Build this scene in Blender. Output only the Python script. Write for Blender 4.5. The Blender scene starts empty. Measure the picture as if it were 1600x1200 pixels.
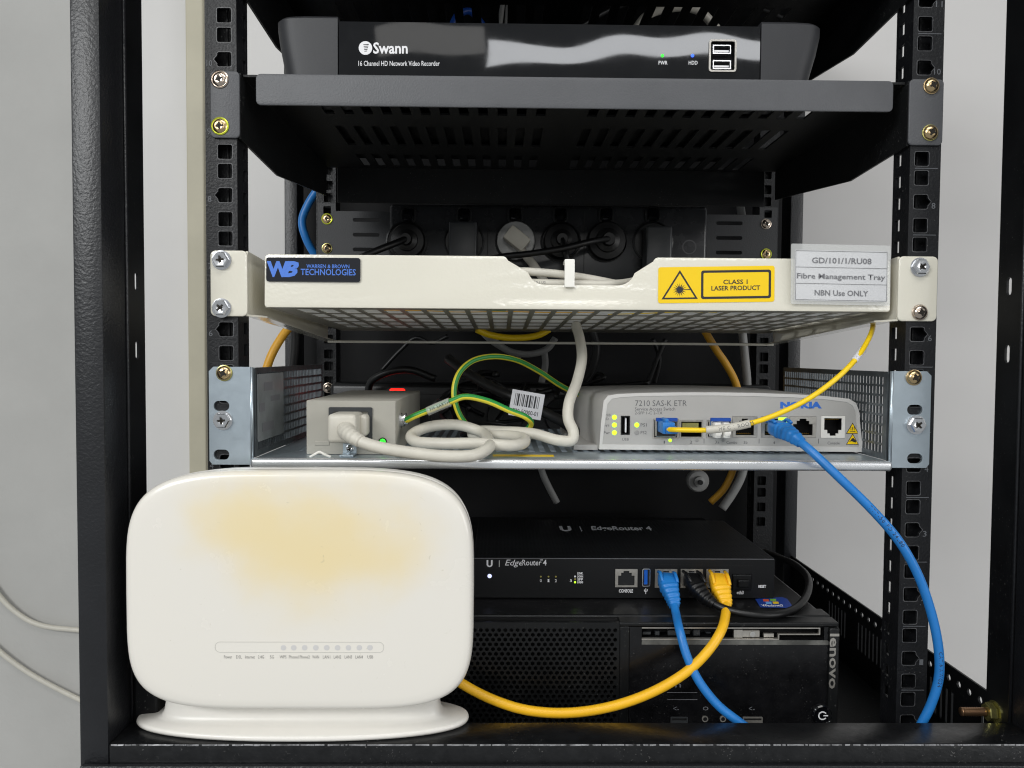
import bpy, bmesh, math, random
from mathutils import Vector, Matrix
random.seed(7)
SC = bpy.context.scene
COL = SC.collection
S = 0.001                      # all builders below think in millimetres

# ------------------------------------------------------------------ camera
CAM = Vector((-48.34, -517.55, -16.27))
PITCH, YAW, ROLL, FPX = 0.0369, 0.0135, -0.0067, 1202.0
_cp, _sp, _cy, _sy = math.cos(PITCH), math.sin(PITCH), math.cos(YAW), math.sin(YAW)
FWD = Vector((_sy*_cp, _cy*_cp, -_sp)); _r = Vector((_cy, -_sy, 0)); _d = FWD.cross(_r)
RIGHT = math.cos(ROLL)*_r + math.sin(ROLL)*_d
DOWN = -math.sin(ROLL)*_r + math.cos(ROLL)*_d
cd = bpy.data.cameras.new('camera'); cam = bpy.data.objects.new('camera', cd); COL.objects.link(cam)
cd.sensor_fit = 'HORIZONTAL'; cd.sensor_width = 36.0; cd.lens = 36.0*FPX/1600.0
cd.clip_start = 0.02; cd.clip_end = 60
mw = Matrix((RIGHT, -DOWN, -FWD)).transposed().to_4x4(); mw.translation = CAM*S
cam.matrix_world = mw
SC.camera = cam

# ------------------------------------------------------------------ light
w = bpy.data.worlds.new('World'); SC.world = w; w.use_nodes = True
bg = w.node_tree.nodes['Background']; bg.inputs[0].default_value = (0.93, 0.97, 1.0, 1); bg.inputs[1].default_value = 0.31
def ceiling_lamp(name, loc, sx, sy, watts, col=(1.0, 0.985, 0.955)):
    l = bpy.data.lights.new(name, 'AREA'); l.shape = 'RECTANGLE'; l.size = sx; l.size_y = sy
    l.energy = watts; l.color = col
    o = bpy.data.objects.new(name, l); COL.objects.link(o); o.location = loc
    return o
ceiling_lamp('ceiling_lamp', (0.50, -2.92, 1.33), 1.2, 0.24, 8.5, (.95, .97, 1.0))
ceiling_lamp('ceiling_lamp', (-0.36, -2.80, 1.33), 0.5, 0.22, .55)
ceiling_lamp('ceiling_lamp', (0.55, -8.6, 1.33), 2.4, 0.9, 130)
ceiling_lamp('ceiling_lamp', (-1.55, -2.30, 1.33), 1.2, 0.6, 25)
ceiling_lamp('ceiling_lamp', (0.15, -1.05, 1.33), 1.2, 0.6, 10)
def aim(o, t): o.rotation_euler = (Vector(t)-o.location).to_track_quat('-Z', 'Y').to_euler(); return o
aim(ceiling_lamp('soft_fill_lamp', (2.5, -1.75, 0.35), 1.3, 1.3, 20, (1.0, .99, .98)), (-.3, .1, 0))  # added soft fill from the right, brightens the inner sides of the cabinet
aim(ceiling_lamp('soft_fill_lamp', (-1.9, -2.3, 1.1), 1.2, 0.9, 30, (.97, .99, 1.0)), (.3, .1, 0))  # matching fill added on the left
SC.cycles.filter_width = 1.15
SC.view_settings.view_transform = 'Standard'; SC.view_settings.look = 'None'
SC.view_settings.exposure = 0.18; SC.view_settings.gamma = 1.0; SC.view_settings.use_curve_mapping = False

# ------------------------------------------------------------------ helpers
def P(px, py, Y):
    """point of the depth plane Y (mm behind the rail fronts) seen at photograph position px,py"""
    v = FWD + RIGHT*((px-800)/FPX) + DOWN*((py-600)/FPX)
    t = (Y-CAM.y)/v.y
    return CAM + v*t
def lin(c):
    return tuple(((x/255)/12.92 if x/255 <= .04045 else ((x/255+.055)/1.055)**2.4) for x in c)
MATS = {}
def mat(name, col, rough=.5, metal=0., bump=0., bscale=600., coat=0., spec=.5, var=0., vscale=40., emit=None, es=0., alpha=1., trans=0., wave=0., wscale=12., rvar=0., dust=0., ior=1.5, specks=0., sscale=700.):
    m = bpy.data.materials.new(name); m.use_nodes = True; nt = m.node_tree; N = nt.nodes; L = nt.links
    b = N['Principled BSDF']; c = lin(col)+(1,)
    b.inputs['Base Color'].default_value = c; b.inputs['Roughness'].default_value = rough
    b.inputs['Metallic'].default_value = metal; b.inputs['Coat Weight'].default_value = coat
    b.inputs['Coat Roughness'].default_value = .05; b.inputs['Specular IOR Level'].default_value = spec
    b.inputs['Alpha'].default_value = alpha; b.inputs['Transmission Weight'].default_value = trans; b.inputs['IOR'].default_value = ior
    if emit:
        b.inputs['Emission Color'].default_value = lin(emit)+(1,); b.inputs['Emission Strength'].default_value = es
    tc = N.new('ShaderNodeTexCoord'); co = tc.outputs['Object']
    def noise(scale, det=3., rgh=.55):
        n = N.new('ShaderNodeTexNoise'); n.inputs['Scale'].default_value = scale; n.inputs['Detail'].default_value = det
        n.inputs['Roughness'].default_value = rgh; L.new(co, n.inputs['Vector']); return n
    last = None
    if var or dust:
        n = noise(vscale, 5., .62)
        mx = N.new('ShaderNodeMix'); mx.data_type = 'RGBA'
        mx.inputs[6].default_value = tuple(x*(1-var) for x in c[:3])+(1,)
        hi = tuple(min(1, x*(1+var)+dust) for x in c[:3]); mx.inputs[7].default_value = hi+(1,)
        rmp = N.new('ShaderNodeMapRange'); rmp.inputs[1].default_value = .35; rmp.inputs[2].default_value = .68
        L.new(n.outputs['Fac'], rmp.inputs[0]); L.new(rmp.outputs[0], mx.inputs[0]); L.new(mx.outputs[2], b.inputs['Base Color'])
    if specks:      # lint and dust lying on the surface
        n = noise(sscale, 2., .5); rs_ = N.new('ShaderNodeMapRange'); rs_.inputs[1].default_value = .66; rs_.inputs[2].default_value = .74; rs_.inputs[4].default_value = specks
        L.new(n.outputs['Fac'], rs_.inputs[0]); n2 = noise(35, 3.); r2_ = N.new('ShaderNodeMapRange'); r2_.inputs[1].default_value = .42; r2_.inputs[2].default_value = .62; L.new(n2.outputs['Fac'], r2_.inputs[0])
        mu = N.new('ShaderNodeMath'); mu.operation = 'MULTIPLY'; L.new(rs_.outputs[0], mu.inputs[0]); L.new(r2_.outputs[0], mu.inputs[1])
        ms = N.new('ShaderNodeMix'); ms.data_type = 'RGBA'; ms.inputs[6].default_value = c; ms.inputs[7].default_value = (.42, .41, .39, 1)
        if b.inputs['Base Color'].links: L.new(b.inputs['Base Color'].links[0].from_socket, ms.inputs[6])
        L.new(mu.outputs[0], ms.inputs[0]); L.new(ms.outputs[2], b.inputs['Base Color'])
    if rvar:
        n = noise(vscale*1.7, 5., .6); rr = N.new('ShaderNodeMapRange'); rr.inputs[1].default_value = .3; rr.inputs[2].default_value = .7
        rr.inputs[3].default_value = max(.02, rough-rvar); rr.inputs[4].default_value = rough+rvar
        L.new(n.outputs['Fac'], rr.inputs[0]); L.new(rr.outputs[0], b.inputs['Roughness'])
    if wave:
        n = noise(wscale, 1.); bp = N.new('ShaderNodeBump'); bp.inputs['Strength'].default_value = 1; bp.inputs['Distance'].default_value = wave
        L.new(n.outputs['Fac'], bp.inputs['Height']); last = bp
    if bump:
        n = noise(bscale, 2.); bp = N.new('ShaderNodeBump'); bp.inputs['Strength'].default_value = bump; bp.inputs['Distance'].default_value = .0006
        L.new(n.outputs['Fac'], bp.inputs['Height'])
        if last: L.new(last.outputs[0], bp.inputs['Normal'])
        last = bp
    if last: L.new(last.outputs[0], b.inputs['Normal']); L.new(last.outputs[0], b.inputs['Coat Normal'])
    MATS[name] = m
    return m

mat('powder_black', (24, 25, 28), .38, bump=.55, bscale=520, var=.15, spec=.55)
mat('rail_black', (18, 19, 22), .42, specks=.3, bump=.5, bscale=560, var=.15, dust=.004, spec=.4)
mat('satin_black', (13, 14, 16), .45, specks=.25, var=.2, vscale=25, dust=.003, spec=.3)
mat('beam_black', (13, 14, 16), .33, bump=.25, bscale=300, var=.2, vscale=120, dust=.004, rvar=.06, spec=.4, specks=.25)
mat('shelf_grey', (84, 85, 88), .46, bump=.35, bscale=900, var=.06, vscale=30)
mat('shelf_dark', (18, 19, 20), .5, specks=.25, spec=.3, bump=.3, bscale=800, var=.2)
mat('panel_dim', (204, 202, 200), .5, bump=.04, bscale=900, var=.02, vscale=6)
mat('panel_grey', (218, 216, 213), .5, bump=.04, bscale=900, var=.02, vscale=6)
mat('trim_beige', (190, 184, 162), .5, var=.04, vscale=20)
mat('wall_paint', (184, 183, 179), .7, bump=.5, bscale=110, var=.05, vscale=5)
mat('back_dark', (9, 9, 11), .6, var=.3, vscale=12, dust=.002, spec=.25)
mat('rubber_black', (10, 10, 11), .42, var=.2)
mat('plastic_black', (13, 14, 15), .34, specks=.25, var=.15, dust=.002, rvar=.05, spec=.4)
mat('gloss_black', (6, 7, 10), .025, coat=.0, wave=.0014, wscale=8, rvar=.01, vscale=60, dust=.003)
mat('cap_grey', (47, 48, 51), .5, bump=.12, bscale=1500, var=.05)
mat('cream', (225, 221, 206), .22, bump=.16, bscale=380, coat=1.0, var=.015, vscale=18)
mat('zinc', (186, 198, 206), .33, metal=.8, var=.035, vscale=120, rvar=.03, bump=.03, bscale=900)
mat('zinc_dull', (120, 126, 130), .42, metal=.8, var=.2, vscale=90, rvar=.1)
mat('chrome', (225, 226, 228), .18, metal=1.)
mat('lip_zinc', (232, 234, 236), .27, metal=.8, var=.04, vscale=30)
mat('brass_screw', (208, 182, 138), .22, metal=1., rvar=.06, vscale=300)
mat('nickel_screw', (205, 190, 175), .20, metal=1., rvar=.06, vscale=300)
mat('green_screw', (205, 215, 70), .3, metal=.6)
mat('recess_dark', (40, 36, 30), .5, metal=.4)
mat('yellow_zinc', (196, 190, 120), .25, metal=.9, var=.15, vscale=200)
mat('copper_thread', (160, 125, 95), .35, metal=.9)
mat('white_gloss', (240, 238, 230), .16, coat=.4, var=.01)
mat('white_satin', (230, 227, 220), .32, var=.015, vscale=25)
mat('cord_white', (204, 200, 188), .42, var=.05, vscale=60)
mat('cord_grey', (150, 150, 148), .5, var=.08, vscale=60)
mat('psu_grey', (168, 165, 155), .5, bump=.1, bscale=1200, var=.04)
mat('switch_grey', (172, 170, 166), .5, bump=.05, bscale=1500, var=.03)
mat('switch_bezel', (200, 198, 194), .45, var=.03)
mat('port_metal', (196, 192, 184), .32, metal=.75, var=.12, vscale=200)
mat('hole_black', (5, 5, 6), .6)
mat('board_grey', (40, 41, 43), .26, var=.1, vscale=40, rvar=.05)
mat('bracket_grey', (50, 51, 53), .45, bump=.3, bscale=800)
mat('tray_floor_shade', (136, 132, 120), .4, bump=.1, bscale=500)  # cream paint darkened, the shade under the tray is in this colour
mat('gold', (214, 168, 60), .3, metal=1.)
mat('blue_jacket', (34, 120, 196), .38, var=.05, vscale=80, bump=.05, bscale=700)
mat('blue_dark', (22, 72, 160), .4)
mat('yellow_jacket', (248, 190, 34), .40, var=.04, vscale=80)
mat('fibre_yellow', (250, 210, 20), .40, var=.03)
mat('orange_jacket', (226, 168, 50), .42, var=.05)
mat('earth_yellow', (232, 216, 60), .4)
mat('earth_green', (40, 140, 62), .4)
mat('paper', (222, 222, 226), .7, var=.02)
mat('ink', (38, 38, 42), .6)
mat('ink_grey', (112, 112, 116), .6)
mat('ink_mid', (86, 86, 88), .6)
mat('print_white', (236, 236, 238), .5)
mat('print_grey', (100, 102, 106), .5)
mat('sticker_yellow', (246, 206, 6), .35, bump=.05, bscale=300)
mat('badge_blue', (72, 122, 214), .35)
mat('badge_black', (22, 24, 32), .06, coat=.8, wave=.0003, wscale=40)
mat('nokia_blue', (46, 106, 196), .5)
mat('led_lime', (170, 240, 40), .4, emit=(170, 250, 40), es=1.6)
mat('led_green', (40, 220, 50), .3, emit=(50, 250, 50), es=1.2)
mat('led_blue', (40, 70, 230), .4, emit=(40, 80, 255), es=2.5)
mat('led_white', (200, 205, 240), .4, emit=(205, 210, 255), es=1.0)
mat('led_red', (255, 40, 30), .4, emit=(255, 36, 24), es=1.8)
mat('led_off', (150, 148, 145), .4)
mat('led_amber', (150, 140, 70), .4)
mat('clear_plastic', (235, 238, 240), .12, alpha=.30, spec=.6)
mat('sleeve_plastic', (225, 226, 224), .12, alpha=.38, spec=.6, wave=.0004, wscale=60)
mat('pocket_plastic', (150, 155, 156), .3, alpha=.62, spec=.5, wave=.0004, wscale=50, var=.15, vscale=60)
mat('usb_blue', (20, 96, 200), .35)
mat('sticker_blue', (24, 62, 150), .3, var=.1)
mat('sticker_red', (226, 92, 50), .4); mat('sticker_green', (120, 180, 60), .4); mat('sticker_sky', (110, 170, 230), .4)
mat('lens_grey', (52, 54, 56), .35)

ORG = {}
def tag(o, label, cat, group=None, kind=None):
    if label: o['label'] = label
    if cat: o['category'] = cat
    if group: o['group'] = group
    if kind: o['kind'] = kind
    return o
def thing(name, label, cat, loc, group=None):
    o = bpy.data.objects.new(name, None); COL.objects.link(o); o.location = Vector(loc)*S
    o.empty_display_size = .02; ORG[o] = Vector(loc)
    return tag(o, label, cat, group)
def link(name, me, mats, parent=None, smooth=False):
    """me holds world mm coordinates; becomes ONE object, child of parent"""
    off = ORG[parent] if parent else Vector((0, 0, 0))
    if parent is None and len(me.vertices):
        zs = [v.co for v in me.vertices]
        off = Vector(((min(v.x for v in zs)+max(v.x for v in zs))/2, (min(v.y for v in zs)+max(v.y for v in zs))/2, min(v.z for v in zs)))
    for v in me.vertices: v.co = (v.co-off)*S
    if isinstance(mats, str): mats = [mats]
    if len(me.materials): me.materials.clear()
    for m in mats: me.materials.append(MATS[m])
    if smooth:
        for p in me.polygons: p.use_smooth = True
    me.name = name
    o = bpy.data.objects.new(name, me); COL.objects.link(o)
    if parent: o.parent = parent; ORG[o] = ORG[parent]
    else: o.location = off*S; ORG[o] = off
    return o
def auto_smooth(me, deg=35):
    lim = math.radians(deg)
    bm = bmesh.new(); bm.from_mesh(me)
    for f in bm.faces: f.smooth = True
    for e in bm.edges:
        if len(e.link_faces) == 2 and e.calc_face_angle(0) > lim: e.smooth = False
        elif len(e.link_faces) != 2: e.smooth = False
    bm.to_mesh(me); bm.free()
def from_py(V, F, mi=None):
    me = bpy.data.meshes.new('m'); me.from_pydata([tuple(v) for v in V], [], F); me.update()
    if mi:
        for p, i in zip(me.polygons, mi): p.material_index = i
    return me
class MB:
    def __init__(s): s.V = []; s.F = []; s.I = []
    def add(s, V, F, mi=0):
        k = len(s.V); s.V += [Vector(v) for v in V]; s.F += [tuple(i+k for i in f) for f in F]; s.I += [mi]*len(F); return s
    def box(s, x0, x1, y0, y1, z0, z1, mi=0):
        V = [(x, y, z) for z in (z0, z1) for y in (y0, y1) for x in (x0, x1)]
        return s.add(V, [(0, 2, 3, 1), (4, 5, 7, 6), (0, 1, 5, 4), (2, 6, 7, 3), (0, 4, 6, 2), (1, 3, 7, 5)], mi)
    def bbox(s, x0, x1, y0, y1, z0, z1, r=1., seg=2, mi=0):
        bm = bmesh.new(); bmesh.ops.create_cube(bm, size=1)
        for v in bm.verts:
            v.co = Vector(((x0+x1)/2+v.co.x*(x1-x0), (y0+y1)/2+v.co.y*(y1-y0), (z0+z1)/2+v.co.z*(z1-z0)))
        bmesh.ops.bevel(bm, geom=list(bm.edges), offset=r, segments=seg, profile=.5, affect='EDGES')
        bm.verts.index_update(); V = [v.co.copy() for v in bm.verts]; F = [[v.index for v in f.verts] for f in bm.faces]; bm.free()
        return s.add(V, F, mi)
    def cavity(s, x0, x1, y0, y1, z0, z1, mi=0):      # open towards -Y, faces inward
        V = [(x, y, z) for z in (z0, z1) for y in (y0, y1) for x in (x0, x1)]
        return s.add(V, [(0, 1, 3, 2), (4, 6, 7, 5), (2, 3, 7, 6), (0, 2, 6, 4), (1, 5, 7, 3)], mi)
    def mesh(s): return from_py(s.V, s.F, s.I)
    def tm(s, M):
        s.V = [M @ v for v in s.V]; return s
    def merge(s, me, mi=None):
        k = len(s.V); s.V += [v.co.copy() for v in me.vertices]
        for p in me.polygons: s.F.append(tuple(i+k for i in p.vertices)); s.I.append(p.material_index if mi is None else mi)
        return s
def lathe(mb, c, axis, prof, n=20, mi=0, mis=None, rot=0., cap=True):
    """prof: list of (radius, distance along axis)"""
    a = Vector(axis).normalized(); t = Vector((0, 0, 1)) if abs(a.z) < .9 else Vector((1, 0, 0))
    u = a.cross(t).normalized(); v = a.cross(u); c = Vector(c); V = []; F = []; I = []
    for r, h in prof:
        for k in range(n):
            an = 2*math.pi*k/n+rot; V.append(c+a*h+u*(r*math.cos(an))+v*(r*math.sin(an)))
    for j in range(len(prof)-1):
        for k in range(n):
            F.append((j*n+k, j*n+(k+1) % n, (j+1)*n+(k+1) % n, (j+1)*n+k)); I.append(mis[j] if mis else mi)
    if cap:
        F.append(tuple(range(n))[::-1]); I.append(mi); F.append(tuple((len(prof)-1)*n+k for k in range(n))); I.append(mis[-1] if mis else mi)
    k = len(mb.V); mb.V += V; mb.F += [tuple(i+k for i in f) for f in F]; mb.I += I
    return mb
def plate2d(outline, holes=(), t=1., bev=0., res=2):
    """flat shape in u,v with holes; w runs 0..t; returns a mesh in (u,v,w)"""
    cu = bpy.data.curves.new('c', 'CURVE'); cu.dimensions = '2D'; cu.fill_mode = 'BOTH'
    for pts in [outline]+list(holes):
        sp = cu.splines.new('POLY'); sp.points.add(len(pts)-1); sp.use_cyclic_u = True; sp.use_smooth = False
        for p, q in zip(sp.points, pts): p.co = (q[0], q[1], 0, 1)
    cu.extrude = max(0, t/2-bev); cu.bevel_depth = bev; cu.bevel_resolution = res; cu.offset = -bev
    o = bpy.data.objects.new('c', cu); COL.objects.link(o)
    dg = bpy.context.evaluated_depsgraph_get(); me = bpy.data.meshes.new_from_object(o.evaluated_get(dg), depsgraph=dg)
    bpy.data.objects.remove(o); bpy.data.curves.remove(cu)
    for v in me.vertices: v.co.z += t/2
    bm = bmesh.new(); bm.from_mesh(me); bmesh.ops.remove_doubles(bm, verts=bm.verts, dist=1e-4)
    for f in bm.faces: f.smooth = False
    bm.to_mesh(me); bm.free()
    return me
def remap(me, f):
    for v in me.vertices: v.co = Vector(f(*v.co))
    me.update(); return me
def front(Y):      # u->X, v->Z, w out of the plane towards the viewer
    return lambda u, v, w: (u, Y-w, v)
def rrect(u0, u1, v0, v1, r, n=4):
    r = min(r, (u1-u0)/2-.001, (v1-v0)/2-.001); out = []
    for cx, cy, a0 in ((u1-r, v1-r, 0), (u0+r, v1-r, 90), (u0+r, v0+r, 180), (u1-r, v0+r, 270)):
        for k in range(n+1):
            a = math.radians(a0+90*k/n); out.append((cx+r*math.cos(a), cy+r*math.sin(a)))
    return out
def circle(cx, cy, r, n=20, rot=0.): return [(cx+r*math.cos(2*math.pi*k/n+rot), cy+r*math.sin(2*math.pi*k/n+rot)) for k in range(n)]
def grid_plate(us, vs, hole, t, f):
    """sheet on breakpoints us x vs, hole(i,j) says which cells are open; f maps (u,v,w)"""
    mb = MB(); nu, nv = len(us), len(vs); V = []; F = []
    for wv in (0, t):
        for v in vs:
            for u in us: V.append(f(u, v, wv))
    id = lambda i, j, k: k*nu*nv+j*nu+i
    solid = lambda i, j: 0 <= i < nu-1 and 0 <= j < nv-1 and not hole(i, j)
    for j in range(nv-1):
        for i in range(nu-1):
            if not solid(i, j): continue
            F.append((id(i, j, 0), id(i, j+1, 0), id(i+1, j+1, 0), id(i+1, j, 0))); F.append((id(i, j, 1), id(i+1, j, 1), id(i+1, j+1, 1), id(i, j+1, 1)))
            if not solid(i-1, j): F.append((id(i, j, 0), id(i, j, 1), id(i, j+1, 1), id(i, j+1, 0)))
            if not solid(i+1, j): F.append((id(i+1, j, 0), id(i+1, j+1, 0), id(i+1, j+1, 1), id(i+1, j, 1)))
            if not solid(i, j-1): F.append((id(i, j, 0), id(i+1, j, 0), id(i+1, j, 1), id(i, j, 1)))
            if not solid(i, j+1): F.append((id(i, j+1, 0), id(i, j+1, 1), id(i+1, j+1, 1), id(i+1, j+1, 0)))
    me = from_py(V, F)
    bm = bmesh.new(); bm.from_mesh(me); bmesh.ops.delete(bm, geom=[v for v in bm.verts if not v.link_faces], context='VERTS')
    bmesh.ops.recalc_face_normals(bm, faces=bm.faces); bm.to_mesh(me); bm.free(); return me
def breaks(a, b, start, w, pitch, n):
    """breakpoints of n openings of width w at start + k*pitch between a and b; openings are the odd cells"""
    out = [a]
    for k in range(n): out += [start+k*pitch, start+k*pitch+w]
    return out+[b]
def spline(pts, n=8):
    pts = [Vector(p) for p in pts]; q = [pts[0]*2-pts[1]]+pts+[pts[-1]*2-pts[-2]]; out = []
    for i in range(1, len(q)-2):
        p0, p1, p2, p3 = q[i-1:i+3]
        t01 = max(1e-3, (p1-p0).length**.5); t12 = max(1e-3, (p2-p1).length**.5); t23 = max(1e-3, (p3-p2).length**.5)
        m1 = (p2-p1) + t12*((p1-p0)/t01-(p2-p0)/(t01+t12)); m2 = (p2-p1) + t12*((p3-p2)/t23-(p3-p1)/(t12+t23))
        for k in range(n):
            s = k/n; out.append((2*s**3-3*s**2+1)*p1+(s**3-2*s**2+s)*m1+(-2*s**3+3*s**2)*p2+(s**3-s**2)*m2)
    out.append(pts[-1]); return out
def tube(path, r, n=12, sq=None, mif=None, up=(0, 0, 1)):
    """r: number or list per point; sq: squareness exponent; mif(k) material by side"""
    m = len(path); rs = r if isinstance(r, (list, tuple)) else [r]*m
    V = []; F = []; I = []; t0 = (path[1]-path[0]).normalized(); u = Vector(up); u = (u-t0*u.dot(t0))
    if u.length < .1: u = Vector((1, 0, 0)); u = u-t0*u.dot(t0)
    u.normalize()
    for i, p in enumerate(path):
        t = (path[min(m-1, i+1)]-path[max(0, i-1)]).normalized(); u = (u-t*u.dot(t)).normalized(); b = t.cross(u)
        for k in range(n):
            a = 2*math.pi*k/n+math.pi/n; c, s_ = math.cos(a), math.sin(a)
            if sq: c = math.copysign(abs(c)**sq, c); s_ = math.copysign(abs(s_)**sq, s_)
            rr = rs[i]
            ru, rb = rr if isinstance(rr, (tuple, list)) else (rr, rr)
            V.append(p+u*(ru*s_)+b*(rb*c))
    for i in range(m-1):
        for k in range(n):
            F.append((i*n+k, i*n+(k+1) % n, (i+1)*n+(k+1) % n, (i+1)*n+k)); I.append(mif(k) if mif else 0)
    F.append(tuple(range(n))[::-1]); I.append(0); F.append(tuple((m-1)*n+k for k in range(n))); I.append(0)
    return from_py(V, F, I)
def px(*pts): return [P(*p) for p in pts]
def cable(name, pts, r, m, label=None, cat='cable', parent=None, n=12, k=8, mif=None, group=None):
    path = spline(pts, k); o = link(name, tube(path, r, n, mif=mif), m, parent, True)
    if parent is None: tag(o, label, cat, group)
    return o, path
def text_mesh(s, bold=0., shear=0., spacing=1.):
    cu = bpy.data.curves.new('t', 'FONT'); cu.body = s; cu.offset = bold; cu.shear = shear; cu.resolution_u = 2; cu.space_character = spacing
    o = bpy.data.objects.new('t', cu); COL.objects.link(o)
    dg = bpy.context.evaluated_depsgraph_get(); me = bpy.data.meshes.new_from_object(o.evaluated_get(dg), depsgraph=dg)
    bpy.data.objects.remove(o); bpy.data.curves.remove(cu)
    return me
def fit(me, w, h):
    xs = [v.co.x for v in me.vertices]; ys = [v.co.y for v in me.vertices]
    x0, x1, y0, y1 = min(xs), max(xs), min(ys), max(ys)
    for v in me.vertices: v.co = Vector(((v.co.x-x0)/(x1-x0)*w, (v.co.y-y0)/(y1-y0)*h, 0))
    return me
def text_at(s, x0, y0, x1, y1, Y, m, parent, bold=.0, shear=0., spacing=1., name='lettering'):
    """writing whose box runs from x0,y0 (top left) to x1,y1 (bottom right) on the upright plane Y"""
    a = P(x0, y1, Y); b = P(x1, y1, Y); c = P(x0, y0, Y); me = fit(text_mesh(s, bold, shear, spacing), (b-a).length, (c-a).length)
    e = (b-a).normalized()
    for v in me.vertices: q = a+e*v.co.x+Vector((0, 0, 1))*v.co.y; v.co = Vector((q.x, Y, q.z))
    return link(name, me, m, parent)
def text_on(s, org, right, up, w, h, m, parent, bold=0., shear=0., name='lettering'):
    me = fit(text_mesh(s, bold, shear), w, h); r = Vector(right).normalized(); u = Vector(up).normalized(); org = Vector(org)
    for v in me.vertices: v.co = org+r*v.co.x+u*v.co.y
    return link(name, me, m, parent)
def text_on_cable(s, path, a, h, r, m, parent, flip=False, spacing=1.1, bold=.0, name='lettering'):
    """printing wrapped on a cable from arc length a"""
    me = text_mesh(s, bold, 0, spacing); ys = [v.co.y for v in me.vertices]; y0, y1 = min(ys), max(ys); k = h/(y1-y0)
    cum = [0]
    for i in range(1, len(path)): cum.append(cum[-1]+(path[i]-path[i-1]).length)
    for v in me.vertices:
        d = a+v.co.x*k; i = 0
        while i < len(path)-2 and cum[i+1] < d: i += 1
        t = (path[i+1]-path[i]); f = (d-cum[i])/max(1e-6, t.length); c = path[i]+t*f; t.normalize()
        nn = Vector((-.15, -1, .1)); nn = (nn-t*nn.dot(t)).normalized(); b = nn.cross(t) if not flip else t.cross(nn)
        an = (v.co.y-(y0+y1)/2)*k/r; v.co = c+nn*((r+.06)*math.cos(an))+b*((r+.06)*math.sin(an))
    return link(name, me, m, parent)
def dot(c, r, h, m, parent, name='indicator_light', axis=(0, -1, 0), n=14):
    mb = MB(); lathe(mb, c, axis, [(r, 0), (r, h*.6), (r*.7, h)], n); return link(name, mb.mesh(), m, parent, False)
# ---- fasteners share mesh data
SCREW = {}
def screw_mesh(kind):
    if kind in SCREW: return SCREW[kind]
    mb = MB(); c = (0, 0, 0); a = (0, -1, 0)
    if kind[0] == 'pan':
        R = kind[1]
        lathe(mb, c, a, [(R*1.08, 0), (R*1.08, .6), (R*.98, .7), (R*.95, 1.6), (R*.82, 2.5), (R*.55, 3.1), (R*.34, 3.3), (.3, 2.5)], 24, mis=[1, 1, 0, 0, 0, 0, 2, 2])
        d = 3.34
    elif kind[0] == 'flat':
        R = kind[1]
        lathe(mb, c, a, [(R*1.2, 0), (R*1.2, .6), (R*1.08, .9), (R*.98, .75), (R*.9, 1.2), (R*.6, 1.7), (R*.3, 1.8), (.3, 1.2)], 24, mis=[1, 1, 1, 0, 0, 0, 2, 2])
        d = 1.85
    else:
        R = kind[1]
        lathe(mb, c, a, [(R*1.22, 0), (R*1.22, .7), (R*1.0, .8)], 24, mi=1)
        lathe(mb, (0, -.8, 0), a, [(R*1.04, 0), (R*1.04, 2.6), (R*.9, 3.3), (R*.45, 3.3), (R*.3, 2.9)], 6, mi=0)
        d = 4.1
    for ang in (0, math.pi/2):
        an = ang+kind[2]; u = Vector((math.cos(an), 0, math.sin(an))); v = Vector((-math.sin(an), 0, math.cos(an))); L, W = R*.52, R*.13
        V = [u*su*L+v*sv*W+Vector((0, -d, 0)) for su, sv in ((-1, -1), (1, -1), (1, 1), (-1, 1))]; mb.add(V+[q+Vector((0, .9, 0)) for q in V], [(0, 3, 2, 1), (0, 1, 5, 4), (1, 2, 6, 5), (2, 3, 7, 6), (3, 0, 4, 7)], 2)
    me = mb.mesh(); auto_smooth(me, 40)
    for v in me.vertices: v.co *= S
    for m in kind[3]: me.materials.append(MATS[m])
    SCREW[kind] = me; return me
def screw(parent, c, kind, name='screw', label=None):
    o = bpy.data.objects.new(name, screw_mesh(kind)); COL.objects.link(o); o.parent = parent; o.location = (Vector(c)-ORG[parent])*S
    if label: o['label'] = label
    return o
BRASS = ('pan', 5.0, .5, ('brass_screw', 'brass_screw', 'recess_dark'))
BRASS2 = ('pan', 5.0, 1.1, ('brass_screw', 'yellow_zinc', 'recess_dark'))
NICKEL = ('pan', 5.0, .25, ('nickel_screw', 'nickel_screw', 'recess_dark'))
FLATN = ('flat', 4.9, .3, ('nickel_screw', 'nickel_screw', 'recess_dark'))
GREEN = ('flat', 4.9, .1, ('brass_screw', 'green_screw', 'recess_dark'))
HEX = ('hex', 5.3, .1, ('chrome', 'chrome', 'recess_dark'))
HEX2 = ('hex', 5.3, .75, ('chrome', 'chrome', 'recess_dark'))
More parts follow.
